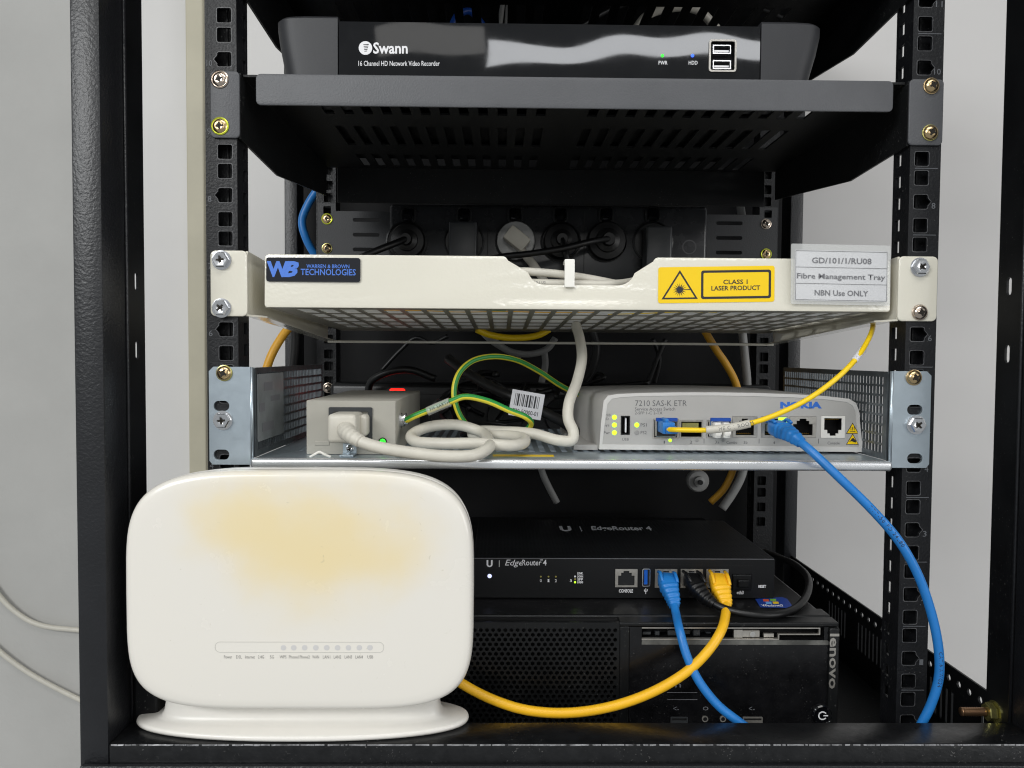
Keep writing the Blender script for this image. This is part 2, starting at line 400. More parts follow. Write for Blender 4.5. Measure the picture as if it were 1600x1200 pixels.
# ---- a few materials with structure of their own
def special():
    # router lid: fine perforation drawn as relief and pits
    m = mat('router_top', (20, 21, 23), .42); nt = m.node_tree; N = nt.nodes; L = nt.links; b = N['Principled BSDF']
    tc = N.new('ShaderNodeTexCoord'); vo = N.new('ShaderNodeTexVoronoi'); mp = N.new('ShaderNodeMapping'); mp.inputs['Scale'].default_value = (1, .75, 1)
    L.new(tc.outputs['Object'], mp.inputs['Vector']); L.new(mp.outputs[0], vo.inputs['Vector']); vo.inputs['Scale'].default_value = 330; vo.inputs['Randomness'].default_value = 0
    mr = N.new('ShaderNodeMapRange'); mr.inputs[1].default_value = .3; mr.inputs[2].default_value = .36; L.new(vo.outputs['Distance'], mr.inputs[0])
    mx = N.new('ShaderNodeMix'); mx.data_type = 'RGBA'; mx.inputs[6].default_value = (.0008, .0008, .001, 1); mx.inputs[7].default_value = lin((30, 31, 33))+(1,); L.new(mr.outputs[0], mx.inputs[0]); L.new(mx.outputs[2], b.inputs['Base Color'])
    bp = N.new('ShaderNodeBump'); bp.inputs['Strength'].default_value = .8; bp.inputs['Distance'].default_value = .0006; L.new(mr.outputs[0], bp.inputs['Height']); L.new(bp.outputs[0], b.inputs['Normal'])
    mat('router_front', (14, 15, 17), .46, spec=.35, bump=.08, bscale=1500, var=.05)
    mat('pc_top', (15, 15, 17), .36, var=.2, vscale=30, dust=.004, rvar=.06, spec=.4, specks=.6, bump=.12, bscale=900)
    mat('pc_gloss', (12, 12, 14), .24, specks=.12, var=.2, vscale=90, dust=.003, rvar=.05)
    mat('worn_edge_highlight', (120, 120, 122), .4, metal=.5, var=.7, vscale=150)
    mat('outline_grey', (88, 88, 90), .35, var=.6, vscale=180)
    mat('worn_grey', (96, 96, 92), .6, var=.5, vscale=60)
    mat('modem_line', (196, 194, 186), .3); mat('modem_ink', (138, 136, 132), .5); mat('modem_led', (206, 204, 202), .35)
    # yellowed plastic: sun and heat stain with a shape of its own, soft uneven rim, small scuffs
    m = mat('modem_white', (238, 236, 231), .24, coat=.15, rvar=.05, vscale=20); nt = m.node_tree; N = nt.nodes; L = nt.links; b = N['Principled BSDF']
    tc = N.new('ShaderNodeTexCoord'); nz = N.new('ShaderNodeTexNoise'); nz.inputs['Scale'].default_value = 22; nz.inputs['Detail'].default_value = 4; L.new(tc.outputs['Object'], nz.inputs['Vector'])
    ad = N.new('ShaderNodeVectorMath'); ad.operation = 'MULTIPLY_ADD'; ad.inputs[1].default_value = (.05, .05, .05); L.new(nz.outputs['Color'], ad.inputs[0]); L.new(tc.outputs['Object'], ad.inputs[2])
    acc = None; org = Vector((-170, -28, -252.3))
    for x, y, r, wgt in ((335, 800, 55, .6), (375, 805, 60, .55), (430, 800, 62, .6), (500, 805, 66, .6), (575, 808, 62, .6), (625, 840, 50, .55), (555, 865, 64, .55), (500, 885, 60, .5), (430, 860, 66, .45), (470, 930, 70, .26), (370, 860, 60, .3)):
        c = (P(x+10, y+16, -58.2)-org)*S+Vector((.025, .025, .025)); d = N.new('ShaderNodeVectorMath'); d.operation = 'DISTANCE'; d.inputs[1].default_value = c; L.new(ad.outputs[0], d.inputs[0])
        mr = N.new('ShaderNodeMapRange'); mr.interpolation_type = 'SMOOTHSTEP'; mr.inputs[1].default_value = r*.00088; mr.inputs[2].default_value = r*.00002; mr.inputs[4].default_value = wgt; L.new(d.outputs['Value'], mr.inputs[0])
        if acc is None: acc = mr.outputs[0]
        else:
            s_ = N.new('ShaderNodeMath'); s_.operation = 'ADD'; L.new(acc, s_.inputs[0]); L.new(mr.outputs[0], s_.inputs[1]); acc = s_.outputs[0]
    fin = N.new('ShaderNodeMapRange'); fin.interpolation_type = 'SMOOTHSTEP'; fin.inputs[1].default_value = .05; fin.inputs[2].default_value = 2.3; L.new(acc, fin.inputs[0])
    mx = N.new('ShaderNodeMix'); mx.data_type = 'RGBA'; mx.inputs[6].default_value = lin((230, 226, 217))+(1,); mx.inputs[7].default_value = lin((234, 216, 170))+(1,); L.new(fin.outputs[0], mx.inputs[0])
    # scuffs
    nz2 = N.new('ShaderNodeTexNoise'); nz2.inputs['Scale'].default_value = 95; nz2.inputs['Detail'].default_value = 6; nz2.inputs['Distortion'].default_value = 2.5; L.new(tc.outputs['Object'], nz2.inputs['Vector'])
    r2 = N.new('ShaderNodeMapRange'); r2.inputs[1].default_value = .70; r2.inputs[2].default_value = .76; r2.inputs[4].default_value = .35; L.new(nz2.outputs['Fac'], r2.inputs[0])
    mx2 = N.new('ShaderNodeMix'); mx2.data_type = 'RGBA'; mx2.inputs[7].default_value = lin((170, 160, 130))+(1,); L.new(mx.outputs[2], mx2.inputs[6]); L.new(r2.outputs[0], mx2.inputs[0]); L.new(mx2.outputs[2], b.inputs['Base Color'])
    m = mat('milky_white', (244, 243, 238), .5); nt = m.node_tree; N = nt.nodes; L = nt.links; b = N['Principled BSDF']
    tl = N.new('ShaderNodeBsdfTranslucent'); tl.inputs[0].default_value = (.97, .97, .95, 1); ms = N.new('ShaderNodeMixShader'); ms.inputs[0].default_value = .15
    L.new(b.outputs[0], ms.inputs[1]); L.new(tl.outputs[0], ms.inputs[2]); L.new(ms.outputs[0], N['Material Output'].inputs['Surface'])
special()

# ================================================================== the setting
mb = MB(); mb.box(-2600, 2600, 700, 720, -1500, 1500)
wall = link('wall', mb.mesh(), 'wall_paint'); tag(wall, 'plain light grey painted wall behind the cabinet', None, kind='structure')

for x0, x1, yb, mt, lb in ((185, 475, 690, 'panel_grey', 'pale panel added against the wall to brighten the open left side'), (1200, 1900, 448, 'panel_dim', 'pale panel added close behind the cabinet to brighten the open right side')):
    a_, b_ = P(x0, 300, yb), P(x1, 300, yb); mb = MB(); mb.bbox(a_.x, b_.x, yb, yb+9.5, -1400, 900, 2, 2)  # panels added to brighten the openings; right one darker and nearer for shade
    tag(link('added_panel', mb.mesh(), mt), lb, 'panel', 'pale panels added behind the cabinet')

# ================================================================== network cabinet
cab = thing('network_cabinet', 'open black steel network cabinet with two numbered mounting rails', 'cabinet', (0, 0, -330))
ZB, ZT = -330, 365
def mirror(sx, x0, x1): return (x0, x1) if sx > 0 else (-x1, -x0)
U = 44.45
def uz(u, k): return (u-6)*U+k*15.875
for sx in (-1, 1):
    # corner post: front tube, then a thin slotted flange running back along the opening
    x0, x1 = mirror(sx, 284.5, 302)
    mb = MB(); mb.bbox(x0, x1, -58, -29.5, ZB, ZT, 1.6, 2); me = mb.mesh(); auto_smooth(me)
    post = link('corner_post', me, 'powder_black', cab)
    slots = []
    for k in range(-3, 6):
        zc = 30.2+k*44.45 if sx < 0 else 31.5+k*44.45
        slots.append(zc)
    sl = [z for z in slots if -40 < z < 60]
    me = plate2d([(-29.3, ZB), (-2, ZB), (-2, ZT), (-29.3, ZT)], [rrect(-15.5, -10.5, z-6, z+6, 2.49, 6) for z in sl], 1.6)
    link('post_flange', remap(me, lambda u, v, w_, s=sx: (s*(285.6+w_), u, v)), 'satin_black', post)
    # a bead of the folded edge between tube and flange
    link('folded_edge', tube([Vector((sx*284.4, -28.6, ZB)), Vector((sx*284.4, -28.6, ZT))], 1.1, 10), 'powder_black', post, True)
    # rear post and side panel
    x0, x1 = mirror(sx, 281.5, 296.4)
    mb = MB(); mb.bbox(x0, x1, 366, 395, ZB, ZT, 1.5, 2); me = mb.mesh(); auto_smooth(me); link('rear_post', me, 'powder_black', cab)
    x0, x1 = mirror(sx, 297, 299)
    mb = MB(); mb.box(x0, x1, -27, 480, ZB, ZT)

    if sx < 0:
        a_, b_ = P(299, 300, 680), P(326, 300, 680); mb = MB(); mb.bbox(a_.x, b_.x, 662, 689.5, -1400, 880, 2, 2); tag(link('cable_duct', mb.mesh(), 'trim_beige'), 'beige vertical cable duct on the wall beside the left rail', 'duct')
    # slotted base rail along the foot of the panel
    hs = []
    for k in range(40):
        y = -22+k*7.2
        if 34 < (k*7.2) % 92 < 60 and k > 4: continue
        hs.append([(y, -292), (y+2.6, -292), (y+2.6, -266), (y, -266)])
    ho = [circle(-14+k*12.7, -256.5, 2.5, 12) for k in range(-1, 26)]
    me = plate2d([(-29, ZB), (400, ZB), (400, -247), (-29, -247)], hs+ho, 1.6)
    link('base_rail', remap(me, lambda u, v, w_, s=sx: (s*(290+w_), u, v)), 'satin_black', cab)
    # mounting rails, front and rear
    for rear in (0, 1):
        Y0 = 304 if rear else 0
        holes = []
        for u in range(0 if not rear else 2, 13 if not rear else 11):
            for k in (1, 0, -1):
                zc = uz(u, k); h = 4.75
                if k == 0 and not rear:
                    q = rrect(232.6-h, 232.6+h, zc-h, zc+h, 1.3)
                    q = [p for p in q]
                    # notch on the outer side
                    i = max(range(len(q)), key=lambda i: (q[i][0], -abs(q[i][1]-zc)))
                    q = rrect(232.6-h, 232.6+h, zc-h, zc+h, 1.3, 2)
                    q = [(x, z) for x, z in q]
                    q = q[-1:]+[(232.6+h, zc-2.6), (232.6+h+2.2, zc), (232.6+h, zc+2.6)]+q[:-1]
                    holes.append(q)
                else: holes.append(rrect(232.6-h, 232.6+h, zc-h, zc+h, 1.3))
        me = plate2d([(224.6, -316), (245.4, -316), (245.4, 330), (224.6, 330)], holes, 2.)
        rail = link('mounting_rail' if not rear else 'rear_mounting_rail', remap(me, lambda u, v, w_, s=sx, y=Y0: (s*u, y+w_, v)), 'rail_black', cab)
        if not rear:      # thin lighter outlines round the punched holes
            wv = MB()
            for q in holes:
                cx = sum(p[0] for p in q)/len(q); cz = sum(p[1] for p in q)/len(q)
                big = [(cx+(x-cx)*1.075, cz+(z-cz)*1.075) for x, z in q]; n_ = len(q)
                wv.add([(sx*x, -.05, z) for x, z in q]+[(sx*x, -.05, z) for x, z in big], [(k, (k+1) % n_, n_+(k+1) % n_, n_+k) for k in range(n_)])
            link('hole_outlines', wv.mesh(), 'outline_grey', rail)
        # inner return with tall slots
        me = grid_plate([2.0, 11.6, 18.6, 22], sorted(breaks(-316, 330, uz(0, 1)-4, 8, U/3, 37)), lambda i, j: i == 1 and j % 2 == 1 and (j//2) % 1 == 0, 1.8,
                        lambda u, v, w_, s=sx, y=Y0: (s*(224.6+w_), y+u, v))
        link('rail_return', me, 'rail_black', rail)
        mb = MB(); x0, x1 = mirror(sx, 243.6, 245.4); mb.box(x0, x1, Y0+2, Y0+14, -316, 330); x0, x1 = mirror(sx, 233.2, 234.2)
        mb.box(x0, x1, Y0+8, Y0+9.8, -316, 330); x0, x1 = mirror(sx, 227.4, 243.5); mb.box(x0, x1, Y0+10, Y0+11.5, -316, 330); link('rail_stiffener', mb.mesh(), 'rail_black', rail)
        mb = MB(); x0, x1 = mirror(sx, 224.4, 226.6); me = tube([Vector((sx*226.4, Y0+20.5, -316)), Vector((sx*226.4, Y0+20.5, 330))], 1.7, 10)
        link('rail_bead', me, 'rail_black', rail, True)
        if not rear:
            for u in range(1, 12):
                z = uz(u, 0); w_ = 4.4 if u > 9 else 2.6
                if sx > 0: a = (239.9 if u < 10 else 239.3, -.12, z-4.6)
                else: a = (-244.2, -.12, z-4.6)
                if sx < 0: w_ = min(w_, 3.6)
                text_on(str(u), a, (1, 0, 0), (0, 0, 1), w_, 3.9, 'print_grey', rail)
                mb = MB(); x0, x1 = mirror(sx, 228, 243.5); mb.box(x0, x1, -.1, .2, uz(u, -1)-6.5, uz(u, -1)-6.1)
                link('unit_mark', mb.mesh(), 'print_grey' if sx > 0 else 'ink', rail)
# front cross beam at the foot, plinth below
mb = MB(); mb.bbox(-284.4, 302, -58, -30, -290, -252.4, 1.2, 2); me = mb.mesh(); auto_smooth(me); beam = link('front_beam', me, 'beam_black', cab)
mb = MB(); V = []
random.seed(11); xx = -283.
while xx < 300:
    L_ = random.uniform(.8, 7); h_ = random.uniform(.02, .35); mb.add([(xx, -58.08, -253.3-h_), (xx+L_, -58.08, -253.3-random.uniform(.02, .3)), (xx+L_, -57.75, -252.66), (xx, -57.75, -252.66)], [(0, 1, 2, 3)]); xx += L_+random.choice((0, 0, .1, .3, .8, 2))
link('worn_edge', mb.mesh(), 'worn_edge_highlight', beam)  # broken bright line: worn paint with the edge highlight painted in
mb = MB(); mb.bbox(-300, 302, -62, -58.2, -330, -264, .8, 2); link('plinth', mb.mesh(), 'powder_black', cab)
mb = MB(); mb.box(-296, 296, -29, 396, -318, -316); link('floor_plate', mb.mesh(), 'shelf_dark', cab)
mb = MB(); mb.box(-297, 297, 430, 432, ZB, ZT); link('back_panel', mb.mesh(), 'back_dark', cab)
mb = MB(); mb.box(-302, 302, -58, 480, ZT+1, ZT+4); link('unseen_roof', mb.mesh(), 'satin_black', cab)  # roof and top beam out of view, set low to block light from above
mb = MB(); mb.bbox(-284.4, 284.4, -58, -30, ZT-40, ZT-1, 1.2, 2); link('unseen_top_beam', mb.mesh(), 'beam_black', cab)
# left inner corner bracket by the modem foot
mb = MB(); mb.bbox(-284, -268, -28, -8, -275, -225, 2, 2); link('corner_bracket', mb.mesh(), 'satin_black', cab)
# levelling bolt on the right
c = P(1545, 1112, -12)
mb = MB(); lathe(mb, (c.x-19, c.y, c.z), (1, 0, 0), [(2.8, 0), (3.0, .5)]+[(2.6+.4*(i % 2), .8*i+1) for i in range(20)], 14); 
bolt = link('bolt', mb.mesh(), 'copper_thread', cab, True)
mb = MB(); lathe(mb, (c.x-2, c.y, c.z), (1, 0, 0), [(5.6, 0), (6.2, .6), (6.2, 4.6), (5.6, 5.2)], 6, rot=.3); link('nut', mb.mesh(), 'yellow_zinc', bolt)
mb = MB(); lathe(mb, (c.x+3.5, c.y, c.z), (1, 0, 0), [(7.4, 0), (7.4, 1.2)], 20); link('washer', mb.mesh(), 'yellow_zinc', bolt)
mb = MB(); lathe(mb, (c.x+7, c.y, c.z), (1, 0, 0), [(5.0, 0), (5.4, .6), (5.4, 5), (4.9, 5.4)], 6, rot=.1); link('bolt_head', mb.mesh(), 'yellow_zinc', bolt)

# ================================================================== two cantilever shelves
def cantilever(dz, label):
    t = thing('cantilever_shelf', label, 'shelf', (0, 100, 125+dz), 'cantilever shelves in the rack')
    us = breaks(-221.4, 221.4, -184, 7.2, 14.6, 12); us = us[:-1]; r = []
    for k in range(12): r += [16+k*14.6, 16+k*14.6+7.2]
    us = us+r+[221.4]
    us = [u for u in us]
    vs = [3.2, 20, 80, 111, 167, 198, 244, 250]
    hole = lambda i, j: (i % 2 == 1) and (j in (1, 3, 5))
    me = grid_plate(us, vs, hole, 1.5, lambda u, v, w_: (u, v, 167.6+dz+w_)); fl = link('floor', me, 'shelf_dark', t)
    me = plate2d(rrect(-212.5, 213, 148.8+dz, 169.3+dz, 3.2), (), 1.6, .5); auto_smooth(me); link('front_lip', remap(me, front(3.)), 'shelf_grey', t)
    mb = MB(); mb.bbox(-212, 212, 250.2, 252, 133.5+dz, 169+dz, .6, 1); link('rear_lip', mb.mesh(), 'shelf_dark', t)
    for sx in (-1, 1):
        me = plate2d([(0.3, 169+dz), (.3, 126+dz), (85, 121.5+dz), (226, 137.5+dz), (250, 140+dz), (250, 169+dz)], (), 1.5)
        side = link('side_plate', remap(me, lambda u, v, w_, s=sx: (s*(222+w_), u, v)), 'shelf_dark', t)
        # cheek joining ear and lip at the top
        me = plate2d(rrect(222.2, 245.2 if sx > 0 else 241.4, 126+dz, 169.6+dz, 3), (), 1.8, .6); auto_smooth(me)
        ear = link('ear', remap(me, lambda u, v, w_, s=sx: (s*u, -.1-w_, v)), 'shelf_grey', t)
        zs = (164, 133.6) if sx < 0 else (165, 134.2)
        for z, kd in zip(zs, ((FLATN, GREEN) if sx < 0 else (BRASS, BRASS2))):
            screw(t, (sx*(235. if sx < 0 else 236.5), -1.9, z+dz), kd)
    return t
cantilever(0, 'dark grey cantilever shelf with slotted floor carrying the video recorder')
cantilever(97.5, 'cantilever shelf at the top edge, seen from below above the video recorder')

# ================================================================== video recorder
nv = thing('video_recorder', 'black network video recorder with glossy fascia and grey end caps on top shelf', 'recorder', (-16, 140, 169.6))
YF = 18
mb = MB(); mb.bbox(-196, 164, YF+6, YF+215, 172.5, 212, 1.2, 2); link('case', mb.mesh(), 'satin_black', nv)
def capshape(x_in, x_out_top, x_out_bot, name):
    # rounded, tapering end cap
    rows = []
    for i, (z, f) in enumerate(((170.2, 0.), (180, .25), (195, .7), (207, .97), (212.5, 1.), (214.2, .97))):
        xo = x_out_bot+(x_out_top-x_out_bot)*f
        sgn = 1 if xo > x_in else -1; R = 14
        row = [(x_in, YF-1.2), (xo-sgn*R*1.5, YF-1.2)]
        for k in range(7):
            a = math.pi/2*k/6; row.append((xo-sgn*R+sgn*R*math.sin(a), YF-.6+R*.9*(1-math.cos(a))))
        row += [(xo, YF+60), (x_in, YF+60)]
        if i == 5: row = [(x+(x_in-x)*.02, y+1.6) for x, y in row]
        rows.append([(x, y, z) for x, y in row])
    V = [p for r in rows for p in r]; n = len(rows[0]); F = []
    for j in range(len(rows)-1):
        for k in range(n): F.append((j*n+k, j*n+(k+1) % n, (j+1)*n+(k+1) % n, (j+1)*n+k))
    F.append(tuple(range(n))); F.append(tuple((len(rows)-1)*n+k for k in range(n)))
    me = from_py(V, F); bm = bmesh.new(); bm.from_mesh(me); bmesh.ops.recalc_face_normals(bm, faces=bm.faces); bm.to_mesh(me); bm.free(); auto_smooth(me, 40)
    return link(name, me, 'cap_grey', nv)
capshape(-161.6, -205.4, -199, 'end_cap'); capshape(128.6, 173.4, 164, 'end_cap')
usb = [P(1108, 63, YF), P(1149, 113, YF)]
me = plate2d(rrect(-161, 128, 170.4, 210.8, 1.2), [rrect(usb[0].x, usb[1].x, usb[1].z, usb[0].z, 1.5)], 4.)
fas = link('fascia', remap(me, front(YF+3.6)), 'gloss_black', nv)
me = plate2d(rrect(usb[0].x-.2, usb[1].x+.2, usb[1].z-.2, usb[0].z+.2, 1.8), [rrect(usb[0].x+1, usb[1].x-1, usb[1].z+1, usb[0].z-1, 1.2)], 1.2)
link('port_surround', remap(me, front(YF-.2)), 'port_metal', fas)
mb = MB(); mb.cavity(usb[0].x-.1, usb[1].x+.1, YF-.2, YF+12, usb[1].z-.1, usb[0].z+.1); link('port_recess', mb.mesh(), 'hole_black', fas)
for y0, y1 in ((70, 84), (94, 108)):
    a, b = P(1114, y0, YF), P(1142, y1, YF); mb = MB()
    me = plate2d(rrect(a.x, b.x, b.z, a.z, .4), [rrect(a.x+.6, b.x-.6, b.z+.6, a.z-.6, .3)], 5.); p = link('usb_port', remap(me, front(YF+5)), 'chrome', fas)
    mb.box(a.x+1.2, b.x-1.2, YF+1, YF+8, (a.z+b.z)/2-.2, b.z+1.6); link('tongue', mb.mesh(), 'print_white', p)
YT = YF-.46
text_at('Swann', 583, 66, 637, 84, YT, 'print_white', nv, bold=.022)
text_at('16 Channel HD Network Video Recorder', 560, 95, 687, 103, YT, 'print_white', nv, bold=.004)
text_at('PWR', 1029, 95, 1043, 101, YT, 'print_white', nv, bold=.01); text_at('HDD', 1076, 95, 1090, 101, YT, 'print_white', nv, bold=.01)
c = P(571, 75, YT); R = 4.6
hl = []
for k in range(5):
    z = c.z+R*.52-k*R*.24; w0 = R*(.50-.06*k); hl.append([(c.x-w0*.7, z), (c.x+w0, z+.35), (c.x+w0*.95, z-.25), (c.x-w0*.55, z-.42)])
link('emblem', remap(plate2d(circle(c.x, c.z, R, 28), hl, .05), front(YT+.03)), 'print_white', nv)
dot(P(1035, 87, YF-.4), 1.1, .3, 'led_green', nv); dot(P(1082, 87, YF-.4), 1.1, .3, 'led_blue', nv)
# connections that stick up behind the recorder
for i, (pts, r, m, lb) in enumerate((
    ([(700, 60, 250), (715, 24, 252), (735, 18, 256), (755, 40, 262)], 3.4, 'blue_dark', 'dark blue cable arching behind the recorder'),
    ([(778, 60, 250), (783, 24, 252), (786, 4, 256)], 2.6, 'cord_grey', 'left of two short white leads rising behind the recorder'),
    ([(792, 60, 250), (793, 22, 252), (795, 2, 256)], 2.6, 'cord_grey', 'right of two short white leads rising behind the recorder'),
    ([(990, 50, 250), (1010, 25, 245), (1050, 12, 240), (1090, 16, 240), (1120, 45, 250)], 4.2, 'cord_white', 'thick white cable arching behind the recorder'),
    ([(900, 45, 250), (960, 12, 255), (1030, -2, 260), (1120, 0, 262), (1200, 18, 262), (1260, 50, 265)], 2.6, 'rubber_black', 'thin black cable arching above the recorder'))):
    cable('recorder_cable', px(*pts), r, m, lb, group='cables behind the recorder')

# ================================================================== power boards across the rear rails
pb = thing('power_board', 'black rack power board with round sockets and plugs behind the cream tray', 'power board', (0, 290, 60))
YB = 282
a, b = P(608, 318, YB), P(1105, 440, YB)
mb = MB(); mb.bbox(a.x, b.x, YB, YB+45, b.z-20, a.z, 4, 3); me = mb.mesh(); auto_smooth(me); link('housing', me, 'board_grey', pb)
for sx in (-1, 1):
    zt = P(560, 330, 300).z
    me = plate2d([(160, zt-62), (243, zt-62), (243, zt+8), (224, zt+8), (224, zt), (160, zt)],
                 [rrect(178, 206, zt-11-k*15.5, zt-7-k*15.5, 1.9) for k in range(4)]+[rrect(229, 237, zt-3, zt+5, .8)], 1.8)
    br = link('mounting_bracket', remap(me, lambda u, v, w_, s=sx: (s*u, 302-w_, v)), 'bracket_grey', pb)
for (x, y), kd in zip(((511, 342), (511, 388), (1197, 350), (1197, 397)), (GREEN, BRASS2, NICKEL, GREEN)):
    c = P(x, y, 299.8); screw(pb, (c.x, 300., c.z), kd)
SX = [635, 725, 805, 876, 947, 1020]
for i, x in enumerate(SX):
    # rocker switch above each outlet, round outlet behind each plug
    c = P(x if i else 638, 336, YB); mb = MB()
    me = plate2d(rrect(c.x-8, c.x+8, c.z-9, c.z+9, 6), [rrect(c.x-6.6, c.x+6.6, c.z-7.6, c.z+7.6, 5)], 1.6); sw = link('switch_bezel', remap(me, front(YB+.2)), 'plastic_black', pb)
    mb.bbox(c.x-6, c.x+6, YB-1.2, YB+2, c.z-7, c.z+7, 2, 2); link('rocker', mb.mesh(), 'gloss_black', sw)
    c = P(x, 378, YB); mb = MB(); lathe(mb, (c.x, YB+.1, c.z), (0, -1, 0), [(21, 0), (21, 2.2), (19.5, 2.6), (19, 1.4)], 32)
    link('outlet', mb.mesh(), 'plastic_black', pb, False)
    if i in (1, 3): 
        mb = MB(); z1 = P(x, 320, YB).z; mb.box(c.x+24, c.x+24.6, YB-.25, YB+.2, b.z, z1-6); link('seam', mb.mesh(), 'hole_black', pb)
# pale rating patch on the right end of the board
c = P(1077, 386, YB)
link('rating_mark', remap(plate2d(circle(c.x, c.z, 7.5, 24), [circle(c.x, c.z, 6.2, 24)], .1), front(YB+.02)), 'ink_mid', pb)
def round_plug(x, y, m, label, R=18, d=14, name='round_plug', pts=None, cr=3.4, cm='rubber_black'):
    c = P(x, y, YB-1.5); t = thing(name, label, 'plug', (c.x, YB, c.z), 'plugs in the rear power board')
    mb = MB(); lathe(mb, (c.x, YB-2.8, c.z), (0, -1, 0), [(R, 0), (R, d*.5), (R*.93, d*.62), (R*.62, d*.7), (R*.6, d), (R*.35, d+2), (R*.3, d+8), (R*.22, d+8)], 28)
    me = mb.mesh(); auto_smooth(me, 40); link('plug_body', me, m, t)
    if pts: cable('cord', [Vector((c.x, YB-2.8-d-5, c.z))]+pts, cr, cm, parent=t)
    return t
round_plug(638, 378, 'rubber_black', 'round black plug at the left end of the rear power board', pts=px((618, 380, 250), (590, 391, 240), (560, 405, 235), (530, 430, 240)))
round_plug(876, 378, 'rubber_black', 'round black plug next right of the white angled plug', pts=px((885, 400, 255), (890, 440, 262)))
round_plug(947, 378, 'rubber_black', 'largest round black plug, its cord sweeping left over the tray', R=20, pts=px((925, 377, 245), (880, 388, 235), (830, 396, 230), (780, 402, 232), (730, 415, 240), (700, 430, 250)), cr=3.2)
def adapter(x, y0, y1, w_, label):
    a, b = P(x-w_/2, y0, YB-26), P(x+w_/2, y1, YB-26); t = thing('plug_adapter', label, 'adapter', ((a.x+b.x)/2, YB, b.z), 'plugs in the rear power board')
    mb = MB(); mb.bbox(a.x, b.x, YB-26, YB-2.9, b.z, a.z, 2.5, 3); me = mb.mesh(); auto_smooth(me); link('body', me, 'lens_grey', t)
adapter(723, 345, 430, 44, 'grey block adapter left of the white plug on the rear power board')
adapter(1030, 352, 440, 40, 'grey block adapter at the right end of the rear power board')
# white angled plug
c = P(806, 376, YB-3); t = thing('white_plug', 'white angled plug with white cord in rear power board', 'plug', (c.x, YB, c.z), 'plugs in the rear power board')
mb = MB(); lathe(mb, (c.x, YB-2.8, c.z), (0, -1, 0), [(19.4, 0), (19.4, 3), (18.6, 5), (17, 5.4)], 32); me = mb.mesh(); auto_smooth(me); link('disc', me, 'sleeve_plastic', t)
mb = MB(); mb.bbox(-11, 13, -9, 9, -8, 8, 2, 2); M_ = Matrix.Translation((c.x, YB-17, c.z)) @ Matrix.Rotation(math.radians(38), 4, 'Y'); mb.tm(M_); me = mb.mesh(); auto_smooth(me); link('plug_body', me, 'cord_white', t)
cable('cord', px((815, 392, 262), (832, 412, 255), (846, 432, 250), (856, 448, 248)), 4.2, 'cord_white', parent=t)
# second, lower board with the red lit switch
lb = thing('power_strip', 'long black power strip with glowing red switch behind the zinc shelf', 'power strip', (0, 300, -100))
a, b = P(515, 598, 262), P(1205, 700, 262)
mb = MB(); mb.bbox(a.x, b.x, 262, 312, b.z, a.z, 5, 3); me = mb.mesh(); auto_smooth(me); link('housing', me, 'plastic_black', lb)
mb = MB(); mb.box(a.x+4, b.x-4, 261.6, 262.2, a.z-11.6, a.z-10.6); link('seam', mb.mesh(), 'hole_black', lb)
c = P(621, 612, 261); mb = MB(); mb.bbox(c.x-8, c.x+8, 257.5, 263, c.z-6, c.z+3.2, 2.2, 3); link('lit_switch', mb.mesh(), 'led_red', lb)
for x in (700, 790, 880, 990, 1100):
    c = P(x, 650, 262); mb = MB(); lathe(mb, (c.x, 262.1, c.z), (0, -1, 0), [(20, 0), (20, 2.2), (18.6, 2.6), (18, 1.2)], 28); link('outlet', mb.mesh(), 'plastic_black', lb)
c = P(512, 606, 300); screw(lb, (c.x, 302, c.z), NICKEL)

# ================================================================== cables in the depth of the cabinet
def back_cable(pts, r, m, lb, g='cables in the depth of the cabinet'): return cable('rear_cable', px(*pts), r, m, lb, group=g)
back_cable([(496, 296, 330), (482, 318, 330), (472, 345, 330), (478, 372, 330), (492, 398, 335), (510, 420, 340)], 4.3, 'blue_jacket', 'blue cable bowed beside the left rear rail')
back_cable([(470, 500, 262), (452, 512, 256), (435, 535, 250), (422, 560, 246), (410, 600, 245)], 4.2, 'orange_jacket', 'orange cable slanting down past the left side panel')
back_cable([(745, 515, 210), (765, 523, 215), (800, 528, 220), (840, 524, 222), (858, 515, 225)], 3.2, 'fibre_yellow', 'yellow cable sagging below the middle of the tray')
back_cable([(1100, 515, 235), (1118, 545, 240), (1135, 570, 245), (1150, 600, 250), (1157, 640, 255)], 3.8, 'orange_jacket', 'orange yellow cable hanging right of centre behind the grey switch')
back_cable([(1152, 300, 330), (1157, 325, 330), (1160, 342, 332)], 4.4, 'cord_grey', 'short pale cable end at the right end of the power board')
back_cable([(1160, 520, 270), (1164, 560, 270), (1167, 592, 272), (1168, 620, 275)], 4.2, 'cord_grey', 'grey cable hanging beside the right rear rail')
back_cable([(762, 515, 300), (775, 535, 305), (800, 550, 310), (830, 553, 312), (855, 545, 312), (868, 528, 312)], 3.6, 'cord_grey', 'upper grey cable loop behind the earth wire')
back_cable([(745, 510, 310), (765, 530, 312), (790, 546, 316), (815, 556, 318)], 3.4, 'cord_grey', 'lower grey cable loop behind the earth wire')
back_cable([(850, 545, 318), (852, 570, 322), (846, 598, 325)], 3.6, 'cord_grey', 'grey cable dropping behind the power strip')
back_cable([(1165, 715, 300), (1158, 745, 300), (1145, 770, 300), (1128, 795, 300)], 4.6, 'cord_grey', 'pale cable curving down above the router at right')
back_cable([(1150, 715, 310), (1143, 740, 310), (1130, 765, 310), (1110, 785, 312)], 3.8, 'orange_jacket', 'orange cable curving down above the router at right')
back_cable([(842, 715, 290), (848, 740, 290), (858, 762, 292), (870, 785, 295)], 3.6, 'cord_grey', 'thin grey cable hanging above the router at centre')
